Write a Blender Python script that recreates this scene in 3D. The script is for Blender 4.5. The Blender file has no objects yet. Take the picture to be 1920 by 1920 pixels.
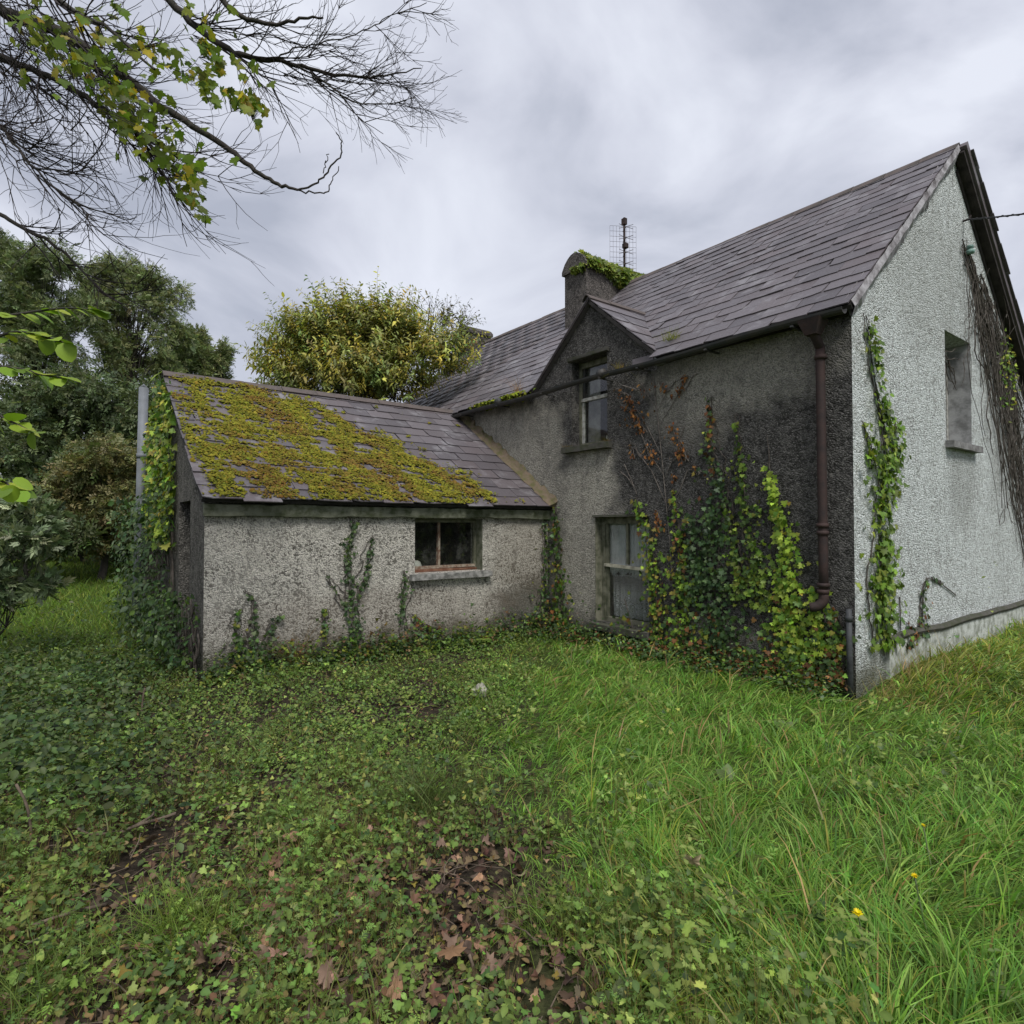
import bpy, math, random
import numpy as np
from mathutils import Vector, Matrix
from mathutils.geometry import tessellate_polygon
R_ = math.radians
rng = np.random.default_rng(7)
random.seed(7)
scn = bpy.context.scene
COL = scn.collection

# ------------------------------------------------------------------ camera
FPX, PITCH, EYE = 1140.7, 0.0221, 1.8
cd = bpy.data.cameras.new('camera'); cam = bpy.data.objects.new('camera', cd); COL.objects.link(cam)
cam.location = (0, 0, EYE); cam.rotation_euler = (math.pi/2 + PITCH, 0, 0)
cd.sensor_width = 36; cd.lens = 36*FPX/1920; cd.clip_end = 3000; cd.clip_start = 0.05
scn.camera = cam
scn.render.resolution_x = 1024; scn.render.resolution_y = 1024
# ------------------------------------------------------------------ sky, sun, exposure
SUN_DIR = Vector((0.16, -0.56, 0.80)).normalized()
w = bpy.data.worlds.new('World'); scn.world = w; w.use_nodes = True
nt = w.node_tree; nt.nodes.clear()
def wn(t, **k):
    n = nt.nodes.new(t)
    for a, b in k.items(): setattr(n, a, b)
    return n
L = nt.links.new
wo = wn('ShaderNodeOutputWorld')
sky = wn('ShaderNodeTexSky', sky_type='NISHITA', sun_disc=False)
sky.sun_elevation = math.asin(SUN_DIR.z); sky.sun_rotation = math.atan2(SUN_DIR.x, SUN_DIR.y)
bg1 = wn('ShaderNodeBackground'); bg1.inputs[1].default_value = 0.05; L(sky.outputs[0], bg1.inputs[0])
tc = wn('ShaderNodeTexCoord'); sx = wn('ShaderNodeSeparateXYZ'); L(tc.outputs['Generated'], sx.inputs[0])
ab = wn('ShaderNodeMath', operation='ABSOLUTE'); L(sx.outputs[2], ab.inputs[0])
az = wn('ShaderNodeMath', operation='ADD'); az.inputs[1].default_value = 2.2; L(ab.outputs[0], az.inputs[0])
cz = wn('ShaderNodeCombineXYZ')
for i in range(3): L(az.outputs[0], cz.inputs[i])
dv = wn('ShaderNodeVectorMath', operation='DIVIDE'); L(tc.outputs['Generated'], dv.inputs[0]); L(cz.outputs[0], dv.inputs[1])
mp = wn('ShaderNodeMapping'); mp.inputs['Location'].default_value = (3.1, 1.7, 0.4); mp.inputs['Rotation'].default_value = (0, 0, 0.5); mp.inputs['Scale'].default_value = (1.0, 1.1, 1.9)
L(dv.outputs[0], mp.inputs[0])
n1 = wn('ShaderNodeTexNoise'); n1.inputs['Scale'].default_value = 6.2; n1.inputs['Detail'].default_value = 7; n1.inputs['Roughness'].default_value = 0.5; n1.inputs['Distortion'].default_value = 0.6
L(mp.outputs[0], n1.inputs[0])
cr = wn('ShaderNodeValToRGB'); L(n1.outputs[0], cr.inputs[0])
e = cr.color_ramp.elements
e[0].position = 0.38; e[0].color = (0.43, 0.46, 0.55, 1)
e[1].position = 0.62; e[1].color = (0.78, 0.81, 0.90, 1)
q = e.new(0.5); q.color = (0.62, 0.645, 0.74, 1)
bg2 = wn('ShaderNodeBackground'); bg2.inputs[1].default_value = 0.545; L(cr.outputs[0], bg2.inputs[0])
mxs = wn('ShaderNodeMixShader'); mxs.inputs[0].default_value = 0.93
L(bg1.outputs[0], mxs.inputs[1]); L(bg2.outputs[0], mxs.inputs[2]); L(mxs.outputs[0], wo.inputs[0])
sd = bpy.data.lights.new('sun', 'SUN'); sd.energy = 1.5; sd.angle = R_(22); sd.color = (1, 0.975, 0.93)
so = bpy.data.objects.new('sun', sd); COL.objects.link(so); so.location = (4, -6, 20)
so.rotation_euler = SUN_DIR.to_track_quat('Z', 'Y').to_euler()
vs = scn.view_settings
vs.view_transform = 'Standard'; vs.look = 'None'; vs.gamma = 1; vs.exposure = 1.0; vs.use_curve_mapping = False
scn.render.engine = 'CYCLES'
scn.cycles.max_bounces = 4; scn.cycles.diffuse_bounces = 2; scn.cycles.glossy_bounces = 2; scn.cycles.transmission_bounces = 3; scn.cycles.transparent_max_bounces = 6

# ------------------------------------------------------------------ frames
YAW = 0.6518
U = np.array([-math.sin(YAW), math.cos(YAW)]); V = np.array([math.cos(YAW), math.sin(YAW)])
C = np.array([3.586, 6.38])
W_, EZ, RZ, EO = 6.35, 4.09, 7.02, 0.154          # house width, eave z, ridge z, eave overhang
LEN = 12.2
AF, AR, AEZ, ARZ, AS = 4.91, 7.77, 2.11, 4.11, -5.27   # annex front t, ridge t, eave z, ridge z, end s
MSL = (RZ-EZ)/(W_/2+EO); ASL = (ARZ-AEZ)/(AR-(AF-0.16))
def HW(s, t, z): q_ = C+V*s+U*t; return np.array([q_[0], q_[1], z])
def toH(x, y): q_ = np.array([x, y])-C; return float(q_@V), float(q_@U)
def ray(px, py):
    a = (px-960)/FPX; b = -(py-960)/FPX; c, s = math.cos(PITCH), math.sin(PITCH)
    return np.array([a, c-b*s, s+b*c])
def pix(px, py, depth): d = ray(px, py); return np.array([0, 0, EYE])+d*(depth/d[1])
def pwall(px, py, off=0.0):
    d = ray(px, py); k = (C@V+off)/(d[:2]@V); q_ = d*k; return float((q_[:2]-C)@U), float(q_[2]+EYE)
def pgab(px, py, off=0.0):
    d = ray(px, py); k = (C@U+off)/(d[:2]@U); q_ = d*k; return float((q_[:2]-C)@V), float(q_[2]+EYE)
def pann(px, py): return pgab(px, py, AF)
def pgrd(px, py, z=0.12):
    d = ray(px, py); k = (z-EYE)/d[2]; return d[0]*k, d[1]*k
def sstep(x, a, b): x = np.clip((x-a)/(b-a), 0, 1); return x*x*(3-2*x)
_ph = rng.uniform(0, 6.28, (6, 2)); _fr = rng.normal(0, 1, (6, 2))
def wav(x, y, sc):
    r = 0
    for i in range(6): r = r+np.sin((x*_fr[i, 0]+y*_fr[i, 1])*sc+_ph[i, 0])
    return r/6
def gz(x, y):
    x = np.asarray(x, float); y = np.asarray(y, float)
    s = (x-C[0])*V[0]+(y-C[1])*V[1]; t = (x-C[0])*U[0]+(y-C[1])*U[1]
    z = 0.15*(1-sstep(y, 1.5, 5.5))
    z = z+0.24*sstep(s, -0.1, 1.3)*(1-sstep(t, -0.5, 0.6))
    z = z+1.3*sstep(-x-4+0.25*y, 1, 22)*sstep(y, 5, 16)
    z = z+0.035*wav(x, y, 1.3)+0.012*wav(x, y, 5)
    return z

# ------------------------------------------------------------------ mesh helpers
def mesh_np(name, Vv, T, mat=None, col=None, smooth=False):
    Vv = np.ascontiguousarray(Vv, np.float32); T = np.ascontiguousarray(T, np.int32)
    me = bpy.data.meshes.new(name); k = T.shape[1]
    me.vertices.add(len(Vv)); me.vertices.foreach_set('co', Vv.ravel())
    me.loops.add(T.size); me.loops.foreach_set('vertex_index', T.ravel())
    me.polygons.add(len(T)); me.polygons.foreach_set('loop_start', np.arange(0, T.size, k, dtype=np.int32))
    if smooth: me.polygons.foreach_set('use_smooth', np.ones(len(T), bool))
    if col is not None:
        at = me.color_attributes.new('Col', 'FLOAT_COLOR', 'POINT')
        c4 = np.ones((len(Vv), 4), np.float32); c4[:, :3] = col; at.data.foreach_set('color', c4.ravel())
    me.update(calc_edges=True); me.validate()
    if mat: me.materials.append(mat)
    return me
def ob(name, me, parent=None, loc=None):
    o = bpy.data.objects.new(name, me); COL.objects.link(o)
    if parent is not None: o.parent = parent
    if loc is not None: o.location = loc
    return o
def tag(o, label=None, cat=None, group=None, kind=None):
    if label: o['label'] = label
    if cat: o['category'] = cat
    if group: o['group'] = group
    if kind: o['kind'] = kind
    return o
def thing(name, label, cat, base=(0, 0, 0), group=None, house=True):
    """Empty at the thing's base. base in house coords (s,t,z) or in world coords."""
    o = bpy.data.objects.new(name, None); COL.objects.link(o); o.empty_display_size = 0.2
    if house: o.location = HW(*base); o.rotation_euler = (0, 0, YAW)
    else: o.location = base
    o['_b'] = tuple(float(v) for v in base)
    tag(o, label, cat, group); return o
def part(name, me, parent):                  # vertices given in the thing's frame coords
    b = parent.get('_b', None); o = ob(name, me, parent)
    if b is not None: o.location = tuple(-v for v in b)
    return o
class MB:
    def __init__(s): s.v = []; s.f = []
    def add(s, vs_, fs):
        o = len(s.v); s.v += [tuple(v) for v in vs_]; s.f += [tuple(i+o for i in f) for f in fs]; return s
    def box(s, a, b, fn=None, jit=0):
        c = [(x, y, z) for x in (a[0], b[0]) for y in (a[1], b[1]) for z in (a[2], b[2])]
        if fn: c = [fn(*p) for p in c]
        if jit: c = [tuple(np.array(p)+rng.normal(0, jit, 3)) for p in c]
        return s.add(c, [(0, 1, 3, 2), (4, 6, 7, 5), (0, 4, 5, 1), (2, 3, 7, 6), (0, 2, 6, 4), (1, 5, 7, 3)])
    def tube(s, pts, rad, n=8, cap=True):
        v, f = tube(pts, rad, n, cap); return s.add(v, f)
    def mesh(s, name, mat, smooth=False, recalc=True):
        me = bpy.data.meshes.new(name); me.from_pydata([tuple(map(float, p)) for p in s.v], [], s.f); me.update()
        if recalc:
            import bmesh
            bm = bmesh.new(); bm.from_mesh(me); bmesh.ops.recalc_face_normals(bm, faces=bm.faces); bm.to_mesh(me); bm.free()
        if smooth: me.polygons.foreach_set('use_smooth', [True]*len(me.polygons))
        if mat: me.materials.append(mat)
        return me
def tube(pts, rad, n=8, cap=True):
    P = np.asarray(pts, float); m = len(P); rad = np.broadcast_to(np.asarray(rad, float), (m,))
    d = np.gradient(P, axis=0); d /= np.linalg.norm(d, axis=1)[:, None]+1e-9
    ref = np.array([0, 0, 1.0]) if abs(d[0][2]) < 0.9 else np.array([1.0, 0, 0])
    vs_ = []; a = np.cross(d[0], ref); a /= np.linalg.norm(a)
    for i in range(m):
        a = a-d[i]*(a@d[i]); a /= np.linalg.norm(a)+1e-9; b = np.cross(d[i], a)
        for k in range(n):
            th = 6.28318*k/n; vs_.append(P[i]+rad[i]*(math.cos(th)*a+math.sin(th)*b))
    f = []
    for i in range(m-1):
        for k in range(n):
            k2 = (k+1) % n; f.append((i*n+k, i*n+k2, (i+1)*n+k2, (i+1)*n+k))
    if cap: f.append(tuple(range(n-1, -1, -1))); f.append(tuple((m-1)*n+k for k in range(n)))
    return vs_, f
def tubes_np(paths, n=3):
    """list of (pts[m,3], rad[m]) -> V, quads array"""
    VV = []; FF = []; o = 0
    for P, rad in paths:
        v, f = tube(P, rad, n, False); VV.append(np.array(v)); FF.append(np.array(f)+o); o += len(v)
    return np.concatenate(VV), np.concatenate(FF)
def smooth_path(pts, k=4):
    P = np.asarray(pts, float); out = []
    Q = np.vstack([2*P[0]-P[1], P, 2*P[-1]-P[-2]])
    for i in range(1, len(Q)-2):
        for j in range(k):
            t = j/k; p0, p1, p2, p3 = Q[i-1], Q[i], Q[i+1], Q[i+2]
            out.append(0.5*((2*p1)+(-p0+p2)*t+(2*p0-5*p1+4*p2-p3)*t*t+(-p0+3*p1-3*p2+p3)*t**3))
    out.append(P[-1]); return np.array(out)
# leaf templates: y = length axis, z = normal
def leaf_t(outline, fold=0.15, curl=0.2, mid=0.45):
    o = np.array(outline, float); n = len(o)
    v = np.zeros((n+1, 3)); v[:n, :2] = o; v[n] = (0, mid, 0)
    v[:, 2] = fold*np.abs(v[:, 0])-curl*(v[:, 1]**2)
    f = np.array([(n, i, (i+1) % n) for i in range(n)]); return v, f
T_DIAM = (np.array([(0, 0, 0), (.5, .45, .07), (0, 1, -.12), (-.5, .45, .07)])*np.array([.55, 1, 1]), np.array([(0, 1, 2), (0, 2, 3)]))
T_IVY = leaf_t([(0, 0), (.32, -.12), (.62, .12), (.36, .36), (.56, .62), (.22, .62), (0, 1.0), (-.22, .62), (-.56, .62), (-.36, .36), (-.62, .12), (-.32, -.12)], .12, .18, .35)
T_BUT = leaf_t([(0, 0), (.25, .12), (.58, .08), (.66, .34), (.40, .42), (.42, .78), (.14, .80), (0, 1.0), (-.14, .80), (-.42, .78), (-.40, .42), (-.66, .34), (-.58, .08), (-.25, .12)], .18, .25, .35)
T_BUTS = leaf_t([(0, 0), (.56, .06), (.66, .34), (.36, .42), (.32, .84), (0, 1.0), (-.32, .84), (-.36, .42), (-.66, .34), (-.56, .06)], .18, .25, .35)
T_OVAL = leaf_t([(0, 0), (.24, .2), (.34, .48), (.22, .78), (0, 1), (-.22, .78), (-.34, .48), (-.24, .2)], .22, .22, .5)
T_SYC = leaf_t([(0, .0), (.2, -.06), (.45, -.02), (.42, .14), (.72, .24), (.60, .36), (.74, .56), (.46, .56), (.40, .66), (.26, .62), (.22, .86), (0, 1.05), (-.22, .86), (-.26, .62), (-.40, .66), (-.46, .56), (-.74, .56), (-.60, .36), (-.72, .24), (-.42, .14), (-.45, -.02), (-.2, -.06)], .10, .16, .32)
T_DRY = leaf_t([(0, .0), (.2, -.06), (.45, -.02), (.42, .14), (.72, .24), (.60, .36), (.74, .56), (.46, .56), (.40, .66), (.26, .62), (.22, .86), (0, 1.05), (-.22, .86), (-.26, .62), (-.40, .66), (-.46, .56), (-.74, .56), (-.60, .36), (-.72, .24), (-.42, .14), (-.45, -.02), (-.2, -.06)], .38, .42, .32)
T_LANC = (np.array([(0, 0, 0), (.16, .3, .03), (.13, .65, .0), (0, 1, -.15), (-.13, .65, .0), (-.16, .3, .03)]), np.array([(0, 1, 5), (1, 2, 4), (1, 4, 5), (2, 3, 4)]))
def spray_t(k, leaf, ls, spread, r):
    vs_, fs, o = [], [], 0
    for i in range(k):
        f = i/(k-1) if k > 1 else 1
        sgn = (-1)**i; ang = sgn*spread*(1-0.85*(i == k-1)) if i < k-1 else 0
        v, t = leaf; v = v*ls*(0.85+.3*r.random()); c, s = math.cos(ang), math.sin(ang)
        tl = r.normal(0, .35); v = v.copy(); vz = v[:, 2]*math.cos(tl)+v[:, 0]*math.sin(tl); vx = v[:, 0]*math.cos(tl)
        q_ = np.stack([vx*c+v[:, 1]*s, -vx*s+v[:, 1]*c+f*.75, vz-.2*f*f+r.normal(0, .03)], 1)
        vs_.append(q_); fs.append(t+o); o += len(v)
    return np.concatenate(vs_), np.concatenate(fs)
def vfac(k):
    r_ = np.random.default_rng(k); f_ = 1+r_.normal(0, .10, k); f_[-1] = 1.22 if k > 6 else 1; return np.clip(f_, .75, 1.3)
def scatter(tmpl, pos, ydir, nrm, size, col):
    """instances merged: V, T, colours per vertex"""
    v, t = tmpl; pos = np.asarray(pos, float); n = len(pos)
    y = np.asarray(ydir, float); y = y/(np.linalg.norm(y, axis=1)[:, None]+1e-9)
    x = np.cross(y, nrm); x /= np.linalg.norm(x, axis=1)[:, None]+1e-9
    z = np.cross(x, y); sz = np.broadcast_to(np.asarray(size, float), (n,))
    VV = pos[:, None, :]+sz[:, None, None]*(v[None, :, 0:1]*x[:, None, :]+v[None, :, 1:2]*y[:, None, :]+v[None, :, 2:3]*z[:, None, :])
    TT = t[None]+(np.arange(n)*len(v))[:, None, None]
    CC = (np.asarray(col, float)[:, None, :]*vfac(len(v))[None, :, None]).reshape(-1, 3)
    return VV.reshape(-1, 3), TT.reshape(-1, 3), CC
def cat(*sets):
    VV, TT, CC, o = [], [], [], 0
    for a, b, c in sets: VV.append(a); TT.append(b+o); CC.append(c); o += len(a)
    return np.concatenate(VV), np.concatenate(TT), np.concatenate(CC)
def palette(n, cols, wts=None, var=0.22, r=None):
    r = r or rng; c = np.array(cols, float); i = r.choice(len(c), n, p=None if wts is None else np.array(wts)/sum(wts))
    k = c[i]*np.array((1.06, 1.0, .78))*np.exp(r.normal(0, var, (n, 1)))*np.exp(r.normal(0, .07, (n, 3))); return np.clip(k, .004, .9)
def rdir(n, up=0.0, spread=1.0, r=None):
    d = (r or rng).normal(0, spread, (n, 3)); d[:, 2] += up; return d/np.linalg.norm(d, axis=1)[:, None]

# ------------------------------------------------------------------ materials
class NM:
    def __init__(s, name):
        s.m = bpy.data.materials.new(name); s.m.use_nodes = True; s.t = s.m.node_tree; s.t.nodes.clear()
        s.out = s.t.nodes.new('ShaderNodeOutputMaterial')
    def n(s, typ, ins=None, **pr):
        nd = s.t.nodes.new('ShaderNode'+typ)
        for a, b in pr.items(): setattr(nd, a, b)
        for k, v in (ins or {}).items():
            if hasattr(v, 'is_output') or isinstance(v, bpy.types.NodeSocket): s.t.links.new(v, nd.inputs[k])
            else: nd.inputs[k].default_value = v
        return nd
    def co(s):
        if not hasattr(s, '_co'): s._co = s.n('TexCoord').outputs['Object']
        return s._co
    def noise(s, sc, det=4, rough=.55, vec=None, dist=0):
        return s.n('TexNoise', {'Vector': vec or s.co(), 'Scale': sc, 'Detail': det, 'Roughness': rough, 'Distortion': dist}).outputs[0]
    def math(s, op, a, b=0.0, c=0.0): return s.n('Math', {0: a, 1: b, 2: c}, operation=op).outputs[0]
    def mr(s, v, a, b, c=0., d=1., smooth=True):
        return s.n('MapRange', {0: v, 1: a, 2: b, 3: c, 4: d}, interpolation_type='SMOOTHSTEP' if smooth else 'LINEAR').outputs[0]
    def mix(s, f, a, b, mode='MIX'):
        nd = s.t.nodes.new('ShaderNodeMix'); nd.data_type = 'RGBA'; nd.blend_type = mode
        for k, v in ((0, f), (6, a), (7, b)):
            if isinstance(v, bpy.types.NodeSocket): s.t.links.new(v, nd.inputs[k])
            elif k == 0: nd.inputs[0].default_value = v
            else: nd.inputs[k].default_value = tuple(v)+(1,) if len(v) == 3 else v
        return nd.outputs[2]
    def xyz(s, v=None): return s.n('SeparateXYZ', {0: v or s.co()}).outputs
    def blob(s, c, r, nz=0.35, sc=3.0):
        """soft patch with a ragged outline round point c (house coords)"""
        d = s.n('VectorMath', {0: s.co(), 1: tuple(c)}, operation='SUBTRACT').outputs[0]
        d = s.n('VectorMath', {0: d, 1: tuple(r)}, operation='DIVIDE').outputs[0]
        l = s.n('VectorMath', {0: d}, operation='LENGTH').outputs['Value']
        if not hasattr(s, 'bn'): s.bn = s.math('SUBTRACT', s.noise(2.6, 6, .68), .5)
        l = s.math('ADD', l, s.math('MULTIPLY', s.bn, nz*4))
        return s.mr(l, .6, 1.35, 1., 0.)
    def bump(s, h, st=.5, dist=.02, nrm=None):
        i = {'Height': h, 'Strength': st, 'Distance': dist}
        if nrm: i['Normal'] = nrm
        return s.n('Bump', i).outputs[0]
    def bsdf(s, col, rough=.8, nrm=None, spec=.3, metal=0.):
        i = {'Base Color': tuple(col)+(1,) if isinstance(col, tuple) else col, 'Roughness': rough, 'Specular IOR Level': spec, 'Metallic': metal}
        if nrm: i['Normal'] = nrm
        b = s.n('BsdfPrincipled', i); s.t.links.new(b.outputs[0], s.out.inputs[0]); return s.m
def foliage_mat(name, trans=.3, rough=.5, spec=.35):
    m = NM(name); c = m.n('Attribute', attribute_name='Col').outputs['Color']
    b = m.n('BsdfPrincipled', {'Base Color': c, 'Roughness': rough, 'Specular IOR Level': spec})
    tr = m.n('BsdfTranslucent', {'Color': m.mix(1.0, c, (1.25, 1.3, .8), 'MULTIPLY')})
    mx = m.n('MixShader', {0: trans, 1: b.outputs[0], 2: tr.outputs[0]}); m.t.links.new(mx.outputs[0], m.out.inputs[0]); return m.m
M_LEAF = foliage_mat('leaf'); M_GRASS = foliage_mat('grass_blade', .35, .5, .3); M_MOSS = foliage_mat('moss', .1, .95, .1)
M_CANOPY = foliage_mat('canopy_leaf', .55, .5, .3)
M_DRYLEAF = foliage_mat('dry_leaf', .12, .75, .2)
def simple(name, col, rough=.8, var=.25, sc=8, bs=.3, bsc=40, spec=.3, metal=0., col2=None):
    m = NM(name); n_ = m.noise(sc, 5, .6)
    c2 = col2 or tuple(v*(1-var*2) for v in col)
    c = m.mix(m.mr(n_, .35, .68), col, c2)
    return m.bsdf(c, rough, m.bump(m.noise(bsc, 4), bs, .01), spec, metal)
def roughcast(name, light, dark, kind):
    m = NM(name); x, y, z = m.xyz()
    vo = m.n('TexVoronoi', {'Vector': m.co(), 'Scale': 85.0 if 'annex' in name else 66.0, 'Randomness': 1.0}); cell = m.xyz(vo.outputs['Color'])[0]
    vo2 = m.n('TexVoronoi', {'Vector': m.co(), 'Scale': 30.0, 'Randomness': 1.0}); cell2 = m.xyz(vo2.outputs['Color'])[1]
    big = m.noise(1.1, 6, .62); mid = m.noise(6, 5, .6); fine = m.noise(60, 3, .6)
    stv = m.n('Mapping', {'Vector': m.co(), 'Scale': (7, 7, .55)}).outputs[0]; streak = m.noise(1.0, 5, .6, stv)
    if kind == 'white':
        thr = m.math('ADD', m.mr(big, .3, .75, .60, .78), m.mr(streak, .45, .8, 0, -.2))
        sp = m.mr(m.math('SUBTRACT', cell, thr), -.06, .10); sp2 = m.mr(m.math('SUBTRACT', cell2, m.math('ADD', thr, .14)), -.03, .1)
        sp = m.math('MAXIMUM', m.math('MULTIPLY', sp, .62), m.math('MULTIPLY', sp2, .7)); sp = m.math('MULTIPLY', sp, m.mr(m.noise(2.4, 5, .65), .36, .64, .75 if 'annex' in name else .7, 1.25 if 'annex' in name else 1.1))
        base = m.mix(m.mr(mid, .3, .75), light, tuple(v*.80 for v in light))
        c = m.mix(sp, base, dark)
    else:
        base = m.mix(m.mr(mid, .35, .7), tuple(v*.8 for v in dark), tuple(v*1.7 for v in dark))
        c = m.mix(m.mr(cell, .5, .95, 0, .8), base, tuple(v*3.0 for v in dark))
        c = m.mix(m.mr(cell2, .0, .4, .65, 0), c, tuple(v*.45 for v in dark))
        c = m.mix(m.mr(m.noise(13, 5, .7), .5, .75, 0, .55), c, tuple(v*3.2 for v in dark))
        c = m.mix(m.mr(cell2, .985, .995, 0, .7), c, (.22, .21, .19))
        pts = {'long': [((0, 3.95, 2.40), (.6, .62, .75), 1.0), ((0, 6.5, 3.2), (.6, 1.7, .85), .9), ((0, 5.0, 2.1), (.6, .9, .6), .5), ((0, 4.4, .9), (.6, .5, .7), .7), ((0, 1.45, 3.7), (.6, 1.25, .50), .75),
                        ((0, 4.15, 1.1), (.6, .50, 1.0), .85), ((0, 4.9, 3.0), (.6, .4, .9), .6), ((0, 2.0, 3.3), (.6, .7, .45), .4), ((0, 1.5, .3), (.6, 1.2, .28), .5)],
               'end': []}.get(kind, [])
        lt = m.mix(sp_(m, cell), light, tuple(v*.45 for v in light))
        lt = m.mix(m.mr(m.math('ADD', m.math('MULTIPLY', mid, .6), m.math('MULTIPLY', streak, .4)), .48, .66, 0, .45), lt, tuple(v*1.6 for v in dark))
        for c0, r0, k0 in pts: c = m.mix(m.math('MULTIPLY', m.blob(c0, r0, .42, 2.3), k0), c, lt)
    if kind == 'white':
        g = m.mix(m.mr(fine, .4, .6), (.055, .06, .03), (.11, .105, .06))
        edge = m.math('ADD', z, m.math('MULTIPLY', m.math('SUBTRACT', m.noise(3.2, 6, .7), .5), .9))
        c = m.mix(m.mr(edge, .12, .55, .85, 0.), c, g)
        if 'annex' in name:
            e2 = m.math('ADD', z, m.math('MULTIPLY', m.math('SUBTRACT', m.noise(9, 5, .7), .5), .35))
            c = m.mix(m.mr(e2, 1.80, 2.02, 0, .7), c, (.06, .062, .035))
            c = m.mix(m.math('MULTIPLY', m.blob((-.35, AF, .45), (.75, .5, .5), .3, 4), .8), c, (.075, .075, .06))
            c = m.mix(m.math('MULTIPLY', m.blob((-.5, AF, 1.35), (.75, .5, .8), .4, 3), .42), c, (.20, .165, .12))
            c = m.mix(m.math('MULTIPLY', m.blob((-3.0, AF, .45), (2.2, .5, .5), .3, 2), .35), c, (.24, .19, .15))
        else:
            c = m.mix(m.math('MULTIPLY', m.blob((5.2, 0, 3.9), (.9, .5, 1.8), .4, 2), .28), c, (.18, .17, .15))
            c = m.mix(m.math('MULTIPLY', m.blob((3.3, 0, 2.3), (.55, .5, .6), .3, 2), .4), c, (.24, .24, .22))
            c = m.mix(m.math('MULTIPLY', m.mr(streak, .52, .72), m.mr(z, 3.5, 6.5, .05, .5)), c, (.25, .25, .23))
            c = m.mix(m.math('MULTIPLY', m.blob((2.2, 0, 5.0), (1.5, .5, 1.0), .5, 2), .28), c, (.26, .26, .23))
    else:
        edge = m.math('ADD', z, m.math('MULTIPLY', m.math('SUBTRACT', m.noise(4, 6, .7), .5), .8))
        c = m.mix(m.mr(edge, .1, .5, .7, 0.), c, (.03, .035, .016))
    h = m.math('ADD', m.math('MULTIPLY', vo.outputs['Distance'], -1.0), m.math('MULTIPLY', mid, 1.2))
    h = m.math('ADD', h, m.math('MULTIPLY', vo2.outputs['Distance'], -.6))
    return m.bsdf(c, .93, m.bump(h, 1.0, .024), .15)
def sp_(m, cell): return m.mr(cell, .45, .85, 0, .85)
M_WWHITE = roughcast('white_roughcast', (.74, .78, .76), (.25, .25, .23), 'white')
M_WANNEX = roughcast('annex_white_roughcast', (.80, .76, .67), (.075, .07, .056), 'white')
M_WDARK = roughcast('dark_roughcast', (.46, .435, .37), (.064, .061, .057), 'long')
M_WEND = roughcast('end_roughcast', (.1, .095, .08), (.095, .09, .08), 'end')
M_DORM = roughcast('chimney_render', (.12, .11, .1), (.082, .074, .068), 'end')
def slate_mat():
    m = NM('slate'); oi = m.n('ObjectInfo').outputs['Random']; at = m.n('Attribute', attribute_name='Col').outputs['Color']
    r = m.math('FRACT', m.math('ADD', oi, m.math('MULTIPLY', m.xyz(at)[0], 7.31)))
    ge = m.n('NewGeometry').outputs['Position']
    c = m.mix(m.mr(r, 0, 1, smooth=False), (.082, .072, .078), (.130, .114, .122))
    c = m.mix(m.mr(m.math('FRACT', m.math('MULTIPLY', r, 13.7)), .55, 1, 0, .4), c, (.125, .096, .096))
    n_ = m.noise(2.2, 6, .65, ge); c = m.mix(m.mr(n_, .52, .68, 0, .62), c, (.25, .24, .25))
    n2 = m.noise(28, 4, .6, ge); c = m.mix(m.mr(n2, .62, .75, 0, .4), c, (.21, .21, .18))
    c = m.mix(m.mr(m.noise(9, 5, .7, ge), .60, .75, 0, .6), c, (.055, .05, .05))
    return m.bsdf(c, m.mr(n2, .3, .7, .42, .62), m.bump(m.noise(45, 4, .6, ge), .25, .006), .5)
M_SLATE = slate_mat()
M_UNDER = simple('roof_boarding', (.035, .032, .03), .9)
M_RIDGE = simple('ridge_tile', (.12, .095, .088), .8, .3, 5, .5, 30, col2=(.07, .062, .055))
M_MORTAR = simple('mortar', (.40, .385, .40), .9, .3, 7, .9, 24, col2=(.14, .125, .13))
M_FILLET = simple('mossy_fillet', (.16, .12, .085), .95, .3, 9, .9, 30, col2=(.10, .095, .04))
M_GUTTER = simple('cast_iron_gutter', (.035, .037, .037), .55, .3, 6, .3, 30, col2=(.055, .05, .045))
M_RUST = simple('rusty_iron', (.050, .030, .026), .75, .3, 7, .4, 50, col2=(.03, .022, .021))
M_CONC = simple('mossy_concrete', (.17, .175, .13), .92, .3, 9, .7, 40, col2=(.06, .07, .035))
M_SILL = simple('stone_sill', (.33, .32, .30), .9, .3, 11, .8, 40, col2=(.11, .11, .10))
M_DSILL = simple('dark_stone_sill', (.085, .08, .07), .9, .3, 8, .8, 40, col2=(.05, .055, .03))
M_GREENWOOD = simple('weathered_wood', (.19, .185, .135), .85, .3, 10, .5, 60, col2=(.07, .075, .045))
M_PALEWOOD = simple('peeling_white_paint', (.46, .46, .43), .75, .3, 14, .5, 60, col2=(.22, .21, .18))
M_RUSTFRAME = simple('rusty_frame', (.30, .26, .20), .8, .3, 16, .6, 60, col2=(.13, .06, .035))
M_REVEAL = simple('painted_reveal', (.38, .38, .375), .85, .2, 6, .4, 40, col2=(.18, .18, .175))
M_DARKIN = simple('dark_interior', (.05, .047, .045), .95)
M_PIPE = simple('grey_vent_pipe', (.20, .215, .235), .6, .2, 3, .15, 30, col2=(.14, .15, .16))
M_POST = simple('dark_grey_pipe', (.06, .063, .066), .6, .2, 6, .3, 30)
M_BARK = simple('bark', (.055, .046, .040), .9, .3, 12, .9, 40, col2=(.03, .03, .022))
M_TWIG = simple('twig', (.045, .036, .034), .85, .2, 10, .2, 40)
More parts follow.
